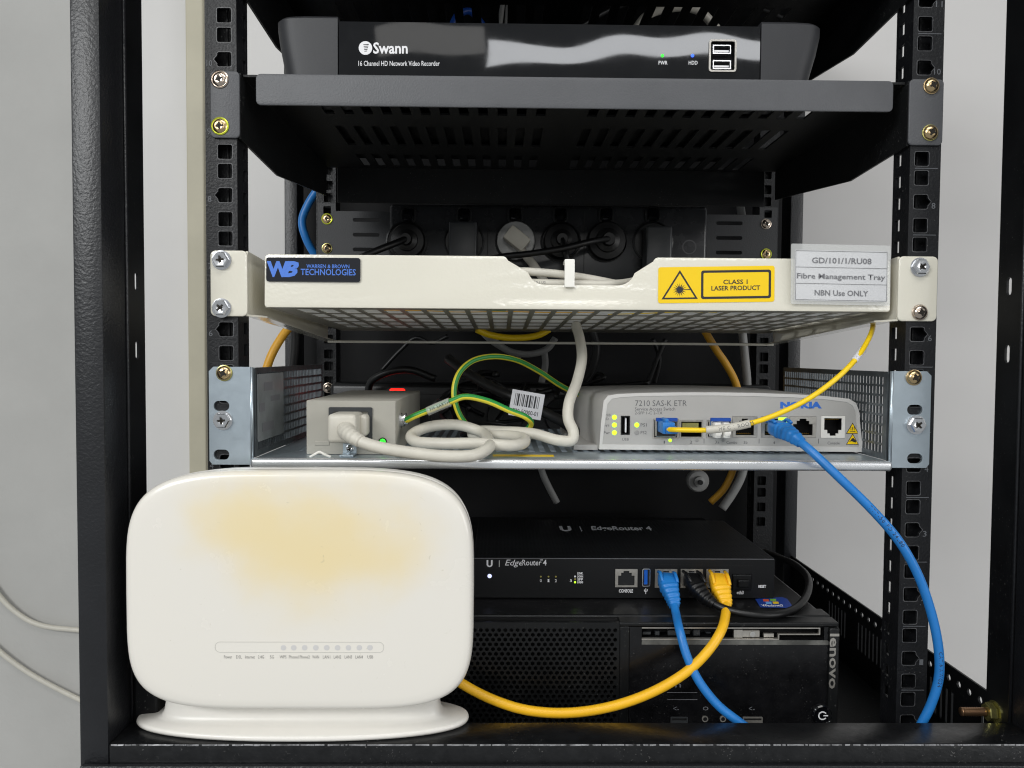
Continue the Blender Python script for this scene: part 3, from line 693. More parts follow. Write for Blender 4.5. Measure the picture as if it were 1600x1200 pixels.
back_cable([(460, 500, 280), (462, 530, 282), (458, 580, 285), (450, 640, 290)], 5.0, 'rubber_black', 'thick black cable beside the left rear rail')
back_cable([(575, 615, 255), (580, 596, 245), (605, 582, 240), (640, 578, 240), (680, 592, 245)], 3.6, 'rubber_black', 'black cable arched over the red switch')
back_cable([(595, 580, 350), (625, 548, 350), (650, 528, 350), (675, 536, 350), (700, 525, 350)], 2.4, 'rubber_black', 'thin black cable waving behind the tray at left')
back_cable([(925, 515, 330), (932, 545, 330), (925, 575, 332), (908, 600, 335)], 4.4, 'rubber_black', 'thick black cable behind the white riser cord')
back_cable([(1020, 530, 340), (1030, 560, 345), (1022, 600, 350)], 2.6, 'rubber_black', 'left of two thin black cables crossing behind the switch')
back_cable([(1040, 530, 340), (1025, 565, 342), (1012, 600, 345)], 2.6, 'rubber_black', 'right of two thin black cables crossing behind the switch')
random.seed(21)
for k in range(9):
    x = random.uniform(650, 870); y = random.uniform(600, 640); q = [(x, y, random.uniform(200, 250))]
    for i in range(5):
        x += random.uniform(-20, 60); y += random.uniform(-26, 22); y = min(678, max(585, y)); q.append((x, y, random.uniform(190, 250)))
    cable('tangled_lead', px(*q), random.uniform(1.6, 3.0), 'rubber_black', 'black lead in the dark tangle behind the earth wire', group='tangled black leads')
# round grey cable end above the router
c = P(1093, 753, 300); t = thing('cable_gland', 'round grey cable gland in the dark above the router', 'gland', (c.x, 310, c.z))
mb = MB(); lathe(mb, (c.x, 312, c.z), (0, -1, 0), [(12, 0), (12, 6), (10.5, 8), (6, 8.5), (5.6, 13), (3, 14)], 28); me = mb.mesh(); auto_smooth(me); link('body', me, 'cord_grey', t)
mb = MB(); lathe(mb, (c.x, 297.9, c.z), (0, -1, 0), [(2.6, 0), (2.6, 3)], 14); link('core', mb.mesh(), 'hole_black', t)

# ================================================================== cream fibre tray
tr = thing('fibre_tray', 'cream steel fibre management tray with notched front and perforated floor', 'tray', (3, 100, 5))
TILT = math.radians(-1.9); PIV = Vector((0, 2, 15))
RT = Matrix.Translation(PIV) @ Matrix.Rotation(TILT, 4, 'X') @ Matrix.Translation(-PIV)
def tilt(me):
    for v in me.vertices: v.co = RT @ v.co
    me.update(); return me
n0, n1, n2, n3 = -44.5, -27.5, 36.5, 53.2; zt, zn, zb = 50.6, 31.6, 15.
def arc(cx, cy, r, a0, a1, n=6): return [(cx+r*math.cos(math.radians(a0+(a1-a0)*k/n)), cy+r*math.sin(math.radians(a0+(a1-a0)*k/n))) for k in range(n+1)]
ol = [(214.6, zb+2), (214.6, zt-3)]+arc(211.6, zt-3, 3, 0, 90)+arc(n3+4, zt-4, 4, 90, 162)+arc(n2-7, zn+12, 12, -18, -90)+arc(n1+8, zn+12, 12, -90, -162)+arc(n0-4, zt-4, 4, 18, 90)+arc(-204.6, zt-3, 3, 90, 180)+[(-207.6, zb+2)]+arc(-205.6, zb+2, 2, 180, 270, 3)+arc(212.6, zb+2, 2, -90, 0, 3)
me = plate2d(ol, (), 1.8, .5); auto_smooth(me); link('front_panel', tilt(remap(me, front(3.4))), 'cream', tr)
us = breaks(-205.5, 212.5, -191, 11.4, 15.05, 27)
vs = breaks(3.6, 236, 14, 33, 38.5, 5)
me = grid_plate(us, vs, lambda i, j: i % 2 == 1 and j % 2 == 1, 1.2, lambda u, v, w_: (u, v, 15.+w_)); link('perforated_floor', tilt(me), 'tray_floor_shade', tr)
mb = MB(); mb.bbox(-206, 213, 236.2, 237.6, 15, 48, .4, 1); link('rear_wall', tilt(mb.mesh()), 'cream', tr)
for sx, x in ((-1, -206.8), (1, 213.6)):
    mb = MB(); mb.box(x-.7, x+.7, 4, 236, 15.2, 49); link('side_wall', tilt(mb.mesh()), 'cream', tr)
    # fixed bracket: ear on the rail, arm running back, foot flange turned inward
    xe = 217.8; xo = 242.2 if sx < 0 else 244.4
    me = plate2d(rrect(xe, xo, 8.6, 52.2, 3.4), (), 2., .7); auto_smooth(me); ear = link('ear', remap(me, lambda u, v, w_, s=sx: (s*u, -.1-w_, v)), 'cream', tr)
    me = plate2d([(0, 8.8), (232, -4), (236, 4), (236, 40), (0, 52)], (), 1.4); arm = link('bracket_arm', remap(me, lambda u, v, w_, s=sx: (s*(xe+.1+w_), u, v)), 'cream', tr)
    V = [Vector((sx*(xe+.1), 0, 8.8)), Vector((sx*(xe+.1), 232, -4)), Vector((sx*(xe-9), 228, -4)), Vector((sx*(xe-9), 12, 8.4))]
    mb = MB(); mb.add(V+[v+Vector((0, 0, 1.2)) for v in V], [(0, 1, 2, 3), (4, 7, 6, 5), (0, 4, 5, 1), (1, 5, 6, 2), (2, 6, 7, 3), (3, 7, 4, 0)]); link('bracket_foot', mb.mesh(), 'cream', tr)
mb = MB(); mb.bbox(-217, 217, 229.5, 233, -5, -2.6, .6, 1); link('cross_bar', mb.mesh(), 'cream', tr)
for (x, y), kd in zip(((345, 406), (345, 481), (1439, 417), (1439, 488)), (HEX, HEX2, HEX2, NICKEL)):
    c = P(x, y, -4); screw(tr, (c.x, -2.2, c.z), kd)
# stickers on the front
def on_front(x, y): 
    p = P(x, y, 1.5); return p
YS = 1.35
def tplate(ol, holes, m, name, dy=0., th=.15, par=tr): return link(name, tilt(remap(plate2d(ol, holes, th), front(YS-dy))), m, par)
a, b = P(416, 402, 1.4), P(563, 441, 1.4)
bad = tplate(rrect(a.x, b.x, b.z, a.z, 1.6), (), 'badge_black', 'maker_badge', 0, 1.0)
def ttext(s, x0, y0, x1, y1, m, par, dy, bold=.0, shear=0., slope=0.):
    a = P(x0, y1, 1.4); b = P(x1, y1, 1.4); c = P(x0, y0, 1.4); me = fit(text_mesh(s, bold, shear), b.x-a.x, c.z-a.z)
    for v in me.vertices: v.co = RT @ Vector((a.x+v.co.x, YS-dy, a.z+v.co.y+slope*v.co.x))
    return link('lettering', me, m, par)
ttext('W', 417, 408, 452, 433, 'badge_blue', bad, 1.1, .05); ttext('B', 440, 408, 467, 433, 'badge_blue', bad, 1.06, .05, .35)
ttext('WARREN & BROWN', 479, 413, 546, 419, 'badge_blue', bad, 1.1, .012); ttext('TECHNOLOGIES', 470, 420, 556, 430, 'badge_blue', bad, 1.1, .012)
# laser sticker, a little skewed
a, b = P(1029, 416, 1.4), P(1210, 474, 1.4); W, H = b.x-a.x, a.z-b.z
sk = .022
def sk_map(u, v, w_): return (a.x+u, YS-w_, b.z+v+sk*u-.6)
def stk(ol, holes, m, name, z0, par): return link(name, tilt(remap(plate2d(ol, holes, .06), lambda u, v, w_: sk_map(u, v, w_+z0))), m, par)
ls = stk(rrect(0, W, 0, H, 1.6), (), 'sticker_yellow', 'laser_sticker', .03, tr)
def tri(cx, z0, w_, h): return [(cx-w_/2, z0), (cx+w_/2, z0), (cx, z0+h)]
stk(tri(14.6, 2.6, 24.6, 19.6), [tri(14.6, 3.7, 20.6, 16.3)], 'ink', 'warning_triangle', .12, ls)
star = []
for k in range(32):
    an = 2*math.pi*k/32; r = 4.7 if k % 2 == 0 else 1.9; star.append((14.6+r*math.cos(an), 8.9+r*math.sin(an)))
stk(star, (), 'ink', 'beam_symbol', .12, ls); stk([(16, 8.7), (22.2, 8.7), (22.2, 9.2), (16, 9.2)], (), 'ink', 'beam_line', .13, ls)
stk(rrect(29, W-2.4, 2.4, H-2.6, 1.6), [rrect(30.6, W-4, 4, H-4.2, .8)], 'ink', 'text_frame', .12, ls)
for s, u0, u1, v0, v1 in (('CLASS 1', 44, 60.5, 12.2, 15.3), ('LASER PRODUCT', 36, 69, 8.0, 11.2)):
    me = fit(text_mesh(s, .018), u1-u0, v1-v0)
    for v in me.vertices: v.co = Vector(sk_map(u0+v.co.x, v0+v.co.y, .2))
    link('lettering', tilt(me), 'ink', ls)
# card in a clear sleeve, standing above the tray edge
YC = -.6; a, b = P(1237, 381, YC), P(1390, 476, YC); W, H = b.x-a.x, a.z-b.z
cmap = lambda u, v, w_: (a.x+u-.02*v, YC-w_-.02*v, b.z+v-.012*u)
cs = link('label_sleeve', remap(plate2d(rrect(0, W, 0, H, 1), (), .7), cmap), 'sleeve_plastic', tr)
ca = link('label_card', remap(plate2d(rrect(2.6, W-2, 2.4, H-4, .3), (), .2), lambda u, v, w_: cmap(u, v, w_+.25)), 'paper', tr)
fr = [rrect(3.2, W-2.6, 3+k*(H-7.6)/3+.12, 3+(k+1)*(H-7.6)/3-.12, .1, 1) for k in range(3)]
link('table_lines', remap(plate2d(rrect(3, W-2.4, 2.9, H-4.5, .1, 1), fr, .05), lambda u, v, w_: cmap(u, v, w_+.78)), 'ink_mid', ca)
for s, u0, u1, v0, hh in (('GD/101/1/RU08', 14, W-13, 27.4, 3.9), ('Fibre Management Tray', 4, W-3.6, 16.0, 4.6), ('NBN Use ONLY', 16, W-15, 5.9, 3.8)):
    me = fit(text_mesh(s, .012), u1-u0, hh)
    for v in me.vertices: v.co = Vector(cmap(u0+v.co.x, v0+v.co.y, .8))
    link('lettering', me, 'ink_grey', ca)
# what lies in the tray
fb = thing('splice_cassette', 'white splice liner showing through the holes of the cream tray', 'cassette', (3, 110, 20))
for k in range(1):
    mb = MB(); mb.add([(-198+400*i/8, 6+226*j/4, 15.45+(.3 if (i+j) % 2 else 0)) for j in range(5) for i in range(9)], [(j*9+i, j*9+i+1, j*9+i+10, j*9+i+9) for j in range(4) for i in range(8)]); mb.tm(RT); link('cassette_leaf', mb.mesh(), 'milky_white', fb)
cable('tray_cable', px((700, 440, 30), (760, 436, 20), (800, 425, 14), (850, 426, 12), (900, 432, 14), (950, 441, 20), (1010, 455, 40)), 2.8, 'cord_white', 'upper white cable seen through the tray notch', group='cables lying in the tray')
_, pth = cable('tray_cable', px((740, 452, 12), (790, 442, 11), (850, 443, 10), (900, 444, 10), (960, 444, 14), (1010, 436, 40)), 3.0, 'cord_white', 'lower printed white cable seen through the tray notch', group='cables lying in the tray')
text_on_cable('ETA C(UL) US', pth, 34, 2.2, 3.0, 'ink_mid', bpy.data.objects[[o.name for o in COL.objects if o.name.startswith('tray_cable')][-1]])
for i, (ps, m, lb) in enumerate(((((600, 486, 20), (660, 486, 22), (720, 488, 30), (790, 490, 24), (860, 490, 30), (930, 492, 24)), 'orange_jacket', 'yellow fibre pigtail under the cassette, left'),
    (((660, 484, 14), (700, 487, 16), (740, 487, 14), (790, 492, 20)), 'earth_green', 'green wire showing through the tray holes'),
    (((950, 500, 40), (1010, 494, 30), (1070, 488, 16), (1120, 488, 18)), 'fibre_yellow', 'yellow fibre pigtail under the cassette, right'))):
    pts = [P(*p) for p in ps]; pts = [Vector((p.x, p.y, 16.0-.0332*p.y)) for p in pts]
    cable('pigtail', pts, .9, m, lb, group='pigtails in the tray')
zt_ = thing('cable_tie', 'white cable tie hooked over the tray notch', 'cable tie', P(890, 445, 2))
p = P(890, 425, 0); mb = MB(); mb.bbox(p.x-3.4, p.x+3.4, -.6, 1.0, P(890, 449, 0).z, P(890, 405, 0).z, .5, 2); mb.bbox(p.x-3.4, p.x+3.4, 1.2, 14, P(890, 407, 0).z-1.6, P(890, 405, 0).z, .5, 2); link('strap', mb.mesh(), 'white_gloss', zt_)

# ================================================================== galvanised shelf
gs = thing('zinc_shelf', 'galvanised steel shelf with perforated sides carrying power supply and switch', 'shelf', (0, 100, -92))
ZF = -86.2
us = breaks(-213.8, 213.8, -196, 4.0, 8.0, 49); vs = breaks(1.2, 220, 40, 4.0, 8.0, 22)
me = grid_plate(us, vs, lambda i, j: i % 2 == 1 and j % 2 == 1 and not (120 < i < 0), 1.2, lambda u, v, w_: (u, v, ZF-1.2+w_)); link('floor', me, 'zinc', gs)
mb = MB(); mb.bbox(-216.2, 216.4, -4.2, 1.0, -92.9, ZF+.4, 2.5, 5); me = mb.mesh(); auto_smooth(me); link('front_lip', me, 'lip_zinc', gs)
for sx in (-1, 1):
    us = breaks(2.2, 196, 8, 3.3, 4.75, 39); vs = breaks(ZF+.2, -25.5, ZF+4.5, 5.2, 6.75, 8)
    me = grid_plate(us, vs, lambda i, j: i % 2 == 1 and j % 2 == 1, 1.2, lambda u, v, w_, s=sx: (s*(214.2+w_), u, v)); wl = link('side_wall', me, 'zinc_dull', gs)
    if sx < 0: ol = (216.2, 243.6); 
    else: ol = (215.8, 241.8)
    hl = []
    for y in ((634, 710) if sx < 0 else (640, 716)):
        c = P(347 if sx < 0 else 1428, y, -1); hl.append(rrect(abs(c.x)-5.2, abs(c.x)+5.2, c.z-3.4, c.z+3.4, 3.3, 6))
    q = [(ol[0], -25), (ol[1]-3, -25), (ol[1], -28), (ol[1], -88), (ol[1]-2, -90.5), (ol[0], -90.5)]
    me = plate2d(q, hl, 2.); ear = link('ear', remap(me, lambda u, v, w_, s=sx: (s*u, -.1-w_, v)), 'zinc', gs)
    link('ear_fold', tube([Vector((sx*215.6, -1.0, -90)), Vector((sx*215.6, -1.0, -25.2))], 1.3, 10), 'zinc', gs, True)
for (x, y), kd in zip(((349, 583), (347, 657), (1430, 590), (1433, 664)), (BRASS2, HEX, BRASS, HEX2)):
    c = P(x, y, -4); screw(gs, (c.x, -2.2, c.z), kd)
# clear pocket on the left side wall
me = plate2d(rrect(5, 66, -76, -30, 1), (), .4); pk = link('label_pocket', remap(me, lambda u, v, w_: (-213.7+w_, u, v)), 'pocket_plastic', gs)
for k, (u0, u1, v0, v1) in enumerate(((18, 38, -42, -36), (8, 20, -56, -50), (34, 56, -50, -46), (14, 40, -70, -64))):
    mb = MB(); mb.box(-213.2, -213.1, u0, u1, v0, v1); link('faded_print', mb.mesh(), 'ink_grey', pk)
c = P(795, 712, 30); mb = MB(); mb.box(P(770, 705, 20).x, P(865, 705, 20).x, 14, 22, ZF+.1, ZF+.3); link('floor_sticker', mb.mesh(), 'sticker_yellow', gs)

# ================================================================== power supply
ps = thing('power_supply', 'beige grey metal power supply box with white plug on zinc shelf', 'power supply', (-153, 90, ZF))
YP = 20; X0, X1, Z1 = -184.8, -122, -48.4
ia, ib = P(514, 636, YP), P(582, 689, YP)
me = plate2d(rrect(X0+.5, X1-.5, ZF+.3, Z1-.6, .5), [rrect(ia.x+1, ib.x-1, ib.z+1, ia.z-1, 1)], 1.); fp = link('front_plate', remap(me, front(YP+1)), 'psu_grey', ps)
mb = MB(); mb.bbox(X0, X1, YP+1.2, YP+158, ZF+.2, Z1, .8, 2); me = mb.mesh(); auto_smooth(me); link('case', me, 'psu_grey', ps)
me = plate2d(rrect(ia.x, ib.x, ib.z, ia.z, 1.), [rrect(ia.x+3, ib.x-3, ib.z+3, ia.z-3, 1)], 1.4); inl = link('inlet', remap(me, front(YP+.2)), 'lens_grey', ps)
dot(P(598, 690, YP-.1), 2.1, 1.0, 'led_green', ps); me = plate2d(circle(*P(598, 690, YP).xz, 2.9, 20), [circle(*P(598, 690, YP).xz, 2.1, 20)], .8); link('lamp_bezel', remap(me, front(YP)), 'plastic_black', ps)
a, b = P(492, 689, YP), P(515, 696, YP); mb = MB(); mb.bbox(a.x, b.x, YP-.5, YP+.4, b.z, a.z, .4, 2); link('cover_tab', mb.mesh(), 'psu_grey', ps)
a, b = P(536, 693, YP-2), P(557, 712, YP-2); mb = MB(); mb.box(a.x, b.x, YP-2.4, YP-1, ZF+.4, a.z); mb.box(a.x, b.x, YP-14, YP-2.4, ZF+.4, ZF+1.4); ft = link('clamp_foot', mb.mesh(), 'zinc', ps)
c = P(547, 701, YP-2.5); screw(ft, (c.x, YP-2.4, c.z), ('pan', 2.6, .4, ('chrome', 'chrome', 'recess_dark')))
a = P(495, 716, 2); cable('floor_clip', [Vector((a.x-5, 4, ZF+.4)), Vector((a.x-1.6, 3, ZF+2.2)), Vector((a.x+1.6, 3, ZF+3.8)), Vector((a.x+5, 3, ZF+2.2)), Vector((a.x+9, 4, ZF+.4))], .9, 'white_gloss', parent=gs)
# earth stud on its right flank
c = P(634, 657, 40); c.x = X1; mb = MB(); lathe(mb, (c.x, c.y, c.z), (1, 0, 0), [(5.6, 0), (5.6, 1.4), (4.6, 1.5), (4.6, 3.5), (3.4, 3.6), (3.4, 6), (2, 6.6)], 16); st = link('earth_stud', mb.mesh(), 'chrome', ps)

# white power cord: plug, boot and cord are one thing
pc = thing('mains_lead', 'thick white power cord plugged into the power supply and coiled on the shelf', 'cord', P(650, 710, 0))
a, b = P(517, 645, 6), P(562, 690, 6)
mb = MB(); mb.bbox(a.x, b.x, -6, YP+3, b.z, a.z, 3, 3); me = mb.mesh(); auto_smooth(me); link('plug_body', me, 'cord_white', pc)
a, b = P(560, 648, 10), P(574, 682, 10); mb = MB(); mb.bbox(a.x, b.x, 8, YP+2, b.z, a.z, 2.5, 3); me = mb.mesh(); auto_smooth(me); link('plug_shoulder', me, 'cord_white', pc)
q0 = P(540, 672, -5)
pp = spline([Vector((q0.x, -4, q0.z)), P(544, 677, -11), P(552, 683, -16), P(564, 690, -19)], 8)
link('strain_relief', tube(pp, [6.0-1.9*i/(len(pp)-1)+(.35 if (i//2) % 2 else 0) for i in range(len(pp))], 14), 'cord_white', pc, True)
cable('cord', px((548, 681, -14), (562, 689, -18), (588, 698, -20), (640, 707, -20), (700, 713, -19), (742, 711, -15), (763, 700, -4), (762, 686, 26), (752, 675, 48), (715, 664, 54), (670, 667, 46), (643, 680, 32), (650, 690, 18), (690, 693, 9), (750, 693, 6), (800, 696, 7), (818, 692, 16), (818, 685, 28), (795, 681, 42), (760, 681, 52), (738, 678, 60), (745, 674, 62), (785, 674, 54), (835, 678, 42), (872, 688, 34), (893, 688, 33), (896, 676, 35), (888, 655, 38), (889, 630, 44), (901, 598, 56), (909, 562, 70), (906, 530, 92), (900, 508, 108)), 4.0, 'cord_white', parent=pc, k=10, n=16)

# green and yellow earth wire
ew = thing('earth_wire', 'green and yellow striped earth wire looping from power supply to switch', 'wire', P(720, 660, 30))
cable('wire', px((634, 657, 38), (648, 650, 36), (680, 637, 34), (705, 627, 32), (725, 620, 34), (760, 626, 38), (795, 641, 42), (822, 652, 48), (830, 661, 54), (822, 672, 60), (795, 678, 66), (765, 679, 70), (740, 672, 72), (722, 655, 72), (711, 628, 72), (710, 605, 74), (718, 582, 78), (738, 564, 84), (770, 557, 92), (805, 562, 102), (840, 579, 116), (875, 602, 132), (905, 617, 146), (930, 628, 160)), 2.25, ['earth_yellow', 'earth_green'], parent=ew, n=14, k=10, mif=lambda k: 1 if (k+1) % 7 in (0, 1, 2) else 0)
link('marker_sleeve', tube(spline(px((668, 643, 34.5), (686, 635, 33.5), (703, 628, 32)), 6), 3.3, 12), 'sleeve_plastic', ew, True)
_p = spline(px((668, 643, 34.5), (686, 635, 33.5), (703, 628, 32)), 6); text_on_cable('PM EARTH', _p, 2.5, 2.2, 3.3, 'ink', ew)
mb = MB(); c = P(637, 656, 38); lathe(mb, (X1+3, c.y, c.z), (1, 0, -.2), [(5.2, 0), (5.2, 1), (3.6, 1.1)], 16); link('ring_terminal', mb.mesh(), 'chrome', ew)
# black cable with bar code tag and coil of thin black cable behind
bt = thing('tagged_cable', 'black cable wearing a white bar code tag behind the earth wire', 'cable', P(800, 650, 110))
cable('jacket', px((700, 560, 170), (735, 586, 150), (770, 606, 130), (800, 620, 116), (840, 640, 108), (880, 660, 110), (905, 680, 120)), 4.4, 'rubber_black', parent=bt)
o = P(794, 648, 100); rv = (P(846, 657, 100)-o).normalized(); uv = (P(800, 615, 100)-o).normalized(); uv = (uv-rv*uv.dot(rv)).normalized(); nv_ = rv.cross(uv); nv_ = nv_ if nv_.y < 0 else -nv_
Wt, Ht = (P(848, 660, 100)-P(795, 645, 100)).length*.93, 21
tm = lambda u, v, w_: o+rv*u+uv*v+nv_*w_
tg = link('bar_code_tag', remap(plate2d(rrect(0, Wt, 0, Ht, .4), (), .4), tm), 'paper', bt)
x = 3.; random.seed(3); mb = MB()
while x < Wt-3.4:
    ww = random.choice((.45, .45, .9, 1.3)); V = [tm(u, v, .46) for u, v in ((x, 8.5), (x+ww, 8.5), (x+ww, 18.4), (x, 18.4))]; mb.add(V, [(0, 1, 2, 3)]); x += ww+random.choice((.5, .5, .9))
link('bar_code', mb.mesh(), 'ink', tg); text_on('320-50000-01', tm(3, 2.6, .46), rv, uv, Wt-6, 3.6, 'ink', tg, .01)
cl = thing('coiled_lead', 'coil of thin black lead lying on the shelf behind the white cord', 'lead', P(780, 675, 110))
for k in range(5):
    c = P(778, 668+k*1.5, 112+k*3); pts = [Vector((c.x+(30-k*2)*math.cos(an), c.y+16*math.sin(an)+k*2, c.z-6+k*2.2+2*math.sin(an*2+k))) for an in [2*math.pi*i/20 for i in range(21)]]
    link('turn', tube(spline(pts, 3), 1.5, 8), 'rubber_black', cl, True)

# ================================================================== sockets
def PZ(x, y, Z):
    v = FWD + RIGHT*((x-800)/FPX) + DOWN*((y-600)/FPX); t = (Z-CAM.z)/v.z; return CAM+v*t
def rj45(parent, x0, y0, x1, y1, Y, tab_up=True, m='port_metal', name='network_port', pins=True):
    a, b = P(x0, y1, Y), P(x1, y0, Y); X0, X1, Z0, Z1 = a.x, b.x, a.z, b.z; w_, h = X1-X0, Z1-Z0
    U_ = lambda u: X0+u*w_
    V_ = (lambda v: Z0+v*h) if tab_up else (lambda v: Z1-v*h)
    q = [(.13, .10), (.87, .10), (.87, .64), (.74, .64), (.74, .80), (.63, .80), (.63, .90), (.37, .90), (.37, .80), (.26, .80), (.26, .64), (.13, .64)]
    me = plate2d([(X0, Z0), (X1, Z0), (X1, Z1), (X0, Z1)], [[(U_(u), V_(v)) for u, v in q]], 1.0); o = link(name, remap(me, front(Y+.3)), m, parent)
    mb = MB(); mb.cavity(X0+.2, X1-.2, Y+.3, Y+13, Z0+.2, Z1-.2); link('socket', mb.mesh(), 'hole_black', o)
    if pins:
        mb = MB()
        for k in range(8):
            u = U_(.24+.52*k/7); mb.box(u-.22, u+.22, Y+1.5, Y+6, V_(.16)-.2, V_(.16)+.2)
        link('contacts', mb.mesh(), 'gold', o)
    return o
def holebox(x0, y0, x1, y1, Y, e=.15):
    a, b = P(x0, y1, Y), P(x1, y0, Y); return [(a.x-e, a.z-e), (b.x+e, a.z-e), (b.x+e, b.z+e), (a.x-e, b.z+e)]
def boot(parent, pts, m, hw=6.2, hh=5.0, r1=3.3, body=.42, fins=True, up=(0, 0, 1)):
    """strain relief of a patch plug along pts: square body, ribs, round tail"""
    path = spline(pts, 14); n = len(path); rs = []
    for i in range(n):
        f = i/(n-1)
        if f < body: a, c = hh, hw
        else:
            g = (f-body)/(1-body); rib = .45 if int(g*11) % 2 == 0 and g < .85 else 0; a, c = hh+(r1-hh)*g+rib, hw+(r1-hw)*g**.8+rib
        rs.append((a, c))
    me = tube(path, rs, 20, sq=.55, up=up); auto_smooth(me, 50); o = link('boot', me, m, parent)
    if fins:
        t = (path[2]-path[0]).normalized(); u = Vector(up); u = (u-t*u.dot(t)).normalized(); b_ = t.cross(u); p = path[0]
        for s in (-1, 1):
            k = int(n*body*1.15); q = [path[i]+b_*(s*hw*.82)+u*(hh*.9+1.6*(1-abs(2*i/k-1)**3)) for i in range(0, k, 2)]
            link('latch_guard', tube([p+b_*(s*hw*.82)-t*7+u*hh*.55, p+b_*(s*hw*.82)-t*3+u*hh*.8]+q, 1.25, 8), m, o, True)
    return o
def crystal(parent, c, Y, w_=11.2, h=7.6, out=13.):
    mb = MB(); mb.bbox(c.x-w_/2, c.x+w_/2, Y-out, Y+9, c.z-h/2, c.z+h/2, .5, 1); return link('connector', mb.mesh(), 'clear_plastic', parent)

# ================================================================== access switch
sw = thing('access_switch', 'light grey access switch with arched top and row of ports on zinc shelf', 'switch', (118, 120, ZF))
YW = 38
def arch(pts, Y): return [(P(x, y, Y).x, P(x, y, Y).z) for x, y in pts]
OUT = arch([(936, 702), (1348, 706), (1346, 690), (1341, 640), (1336, 629), (1326, 623), (1290, 619), (1240, 616), (1180, 614), (1120, 613), (1060, 613), (1000, 614), (965, 615.5), (950, 618), (943, 626), (939, 660)], YW)
INN = arch([(941, 694), (1342, 698), (1340, 680), (1336, 642), (1331, 633), (1322, 628), (1285, 623.5), (1240, 621), (1180, 619), (1120, 618), (1060, 618), (1000, 619), (970, 620.5), (956, 623), (949, 631), (945, 660)], YW)
PORTS = {'usb': (970, 650, 984, 679), 'sfp1': (1020, 655, 1060, 685), 'sfp2': (1062, 657, 1098, 684), 'sfp3': (1104, 657, 1143, 684), 'rj3': (1144, 651, 1183, 683), 'rj4': (1189, 651, 1231, 683), 'rj5': (1233, 651, 1275, 683), 'con': (1282, 650, 1320, 684)}
me = plate2d(INN, [holebox(*v, YW) for v in PORTS.values()], 1.); fa = link('fascia', remap(me, front(YW+.6)), 'switch_grey', sw)
me = plate2d(OUT, [INN], 2.2); bz = link('bezel', remap(me, front(YW+1.4)), 'switch_bezel', sw)
zc = sum(z for _, z in OUT)/len(OUT)
rows = [[(x, YW+1.6, z) for x, z in OUT], [(x-(5 if x < 45 else 0), YW+30, z) for x, z in OUT], [(x-(9 if x < 45 else 2), YW+150, z-.5 if z > zc else z) for x, z in OUT]]
V = [p for r in rows for p in r]; n = len(OUT); F = [(j*n+k, j*n+(k+1) % n, (j+1)*n+(k+1) % n, (j+1)*n+k) for j in range(2) for k in range(n)]+[tuple(2*n+k for k in range(n))]
me = from_py(V, F); bm = bmesh.new(); bm.from_mesh(me); bmesh.ops.recalc_face_normals(bm, faces=bm.faces); bm.to_mesh(me); bm.free(); auto_smooth(me, 40); link('case', me, 'switch_grey', sw)
mb = MB(); mb.box(P(900, 1, 60).x, P(943, 1, 60).x-2.5, YW+6, YW+140, ZF+1.2, ZF+5); link('foot_rail', mb.mesh(), 'switch_grey', sw)
YL = YW-.44
# usb
a, b = P(970, 679, YW), P(984, 650, YW); me = plate2d([(a.x, a.z), (b.x, a.z), (b.x, b.z), (a.x, b.z)], [[(a.x+.7, a.z+.7), (b.x-.7, a.z+.7), (b.x-.7, b.z-.7), (a.x+.7, b.z-.7)]], 1.4); q = link('usb_port', remap(me, front(YW+.6)), 'plastic_black', sw)
mb = MB(); mb.cavity(a.x+.2, b.x-.2, YW+.5, YW+12, a.z+.2, b.z-.2); link('socket', mb.mesh(), 'hole_black', q); mb = MB(); mb.box(a.x+3.2, a.x+4.2, YW+1, YW+8, a.z+1.5, b.z-1.5); link('tongue', mb.mesh(), 'print_white', q)
for x, y, m in ((960, 652, 'led_lime'), (960, 664, 'led_lime'), (960, 676, 'led_lime'), (995, 664, 'led_lime'), (995, 676, 'led_off'), (1047, 688, 'led_lime'), (1089, 688, 'led_off'), (1130, 688, 'led_off')):
    dot(P(x, y, YL), 1.75 if x < 1000 else 1.2, .35, m, sw)
for s, x0, y0, x1, y1, m, bo in (('7210 SAS-K ETR', 992.5, 625.5, 1073, 634.5, 'ink_mid', -.004), ('Service Access Switch', 992, 636.5, 1055, 641.5, 'ink_mid', 0), ('2-SFP 1-C 2-TX', 992, 643, 1035, 647.5, 'ink_mid', 0),
    ('NOKIA', 1219, 627.5, 1284, 638.5, 'nokia_blue', .065), ('USB', 943.5, 646.5, 954, 650.5, 'ink_mid', 0), ('SD', 943.5, 652.5, 951, 656.5, 'ink_mid', 0), ('Sys', 943.5, 662, 952, 667.5, 'ink_mid', 0), ('Pwr', 943.5, 673.5, 953, 678.5, 'ink_mid', 0), ('PS1', 1001, 661.5, 1010.5, 666.5, 'ink_mid', 0), ('PS2', 1001, 673.5, 1010.5, 678.5, 'ink_mid', 0),
    ('USB', 972, 684.5, 982.5, 688.5, 'ink_mid', 0), ('1', 1037, 688.5, 1039, 693, 'ink_mid', 0), ('2', 1078, 688.5, 1081.5, 693, 'ink_mid', 0), ('3a', 1117, 688.5, 1124, 693, 'ink_mid', 0), ('Combo', 1135, 689, 1152, 693.5, 'ink_mid', 0), ('3b', 1162, 689, 1168, 693.5, 'ink_mid', 0), ('4', 1208, 689.5, 1211, 694, 'ink_mid', 0), ('Console', 1293, 690, 1312, 694.5, 'ink_mid', 0)):
    text_at(s, x0, y0, x1, y1, YL-.04, m, sw, bold=bo)
for x in (1100, 1186, 1279):
    a = P(x, 693, YL); mb = MB(); mb.box(a.x-.2, a.x+.2, YL-.05, YL+.1, a.z, a.z+3.6); link('divider', mb.mesh(), 'ink_mid', sw)
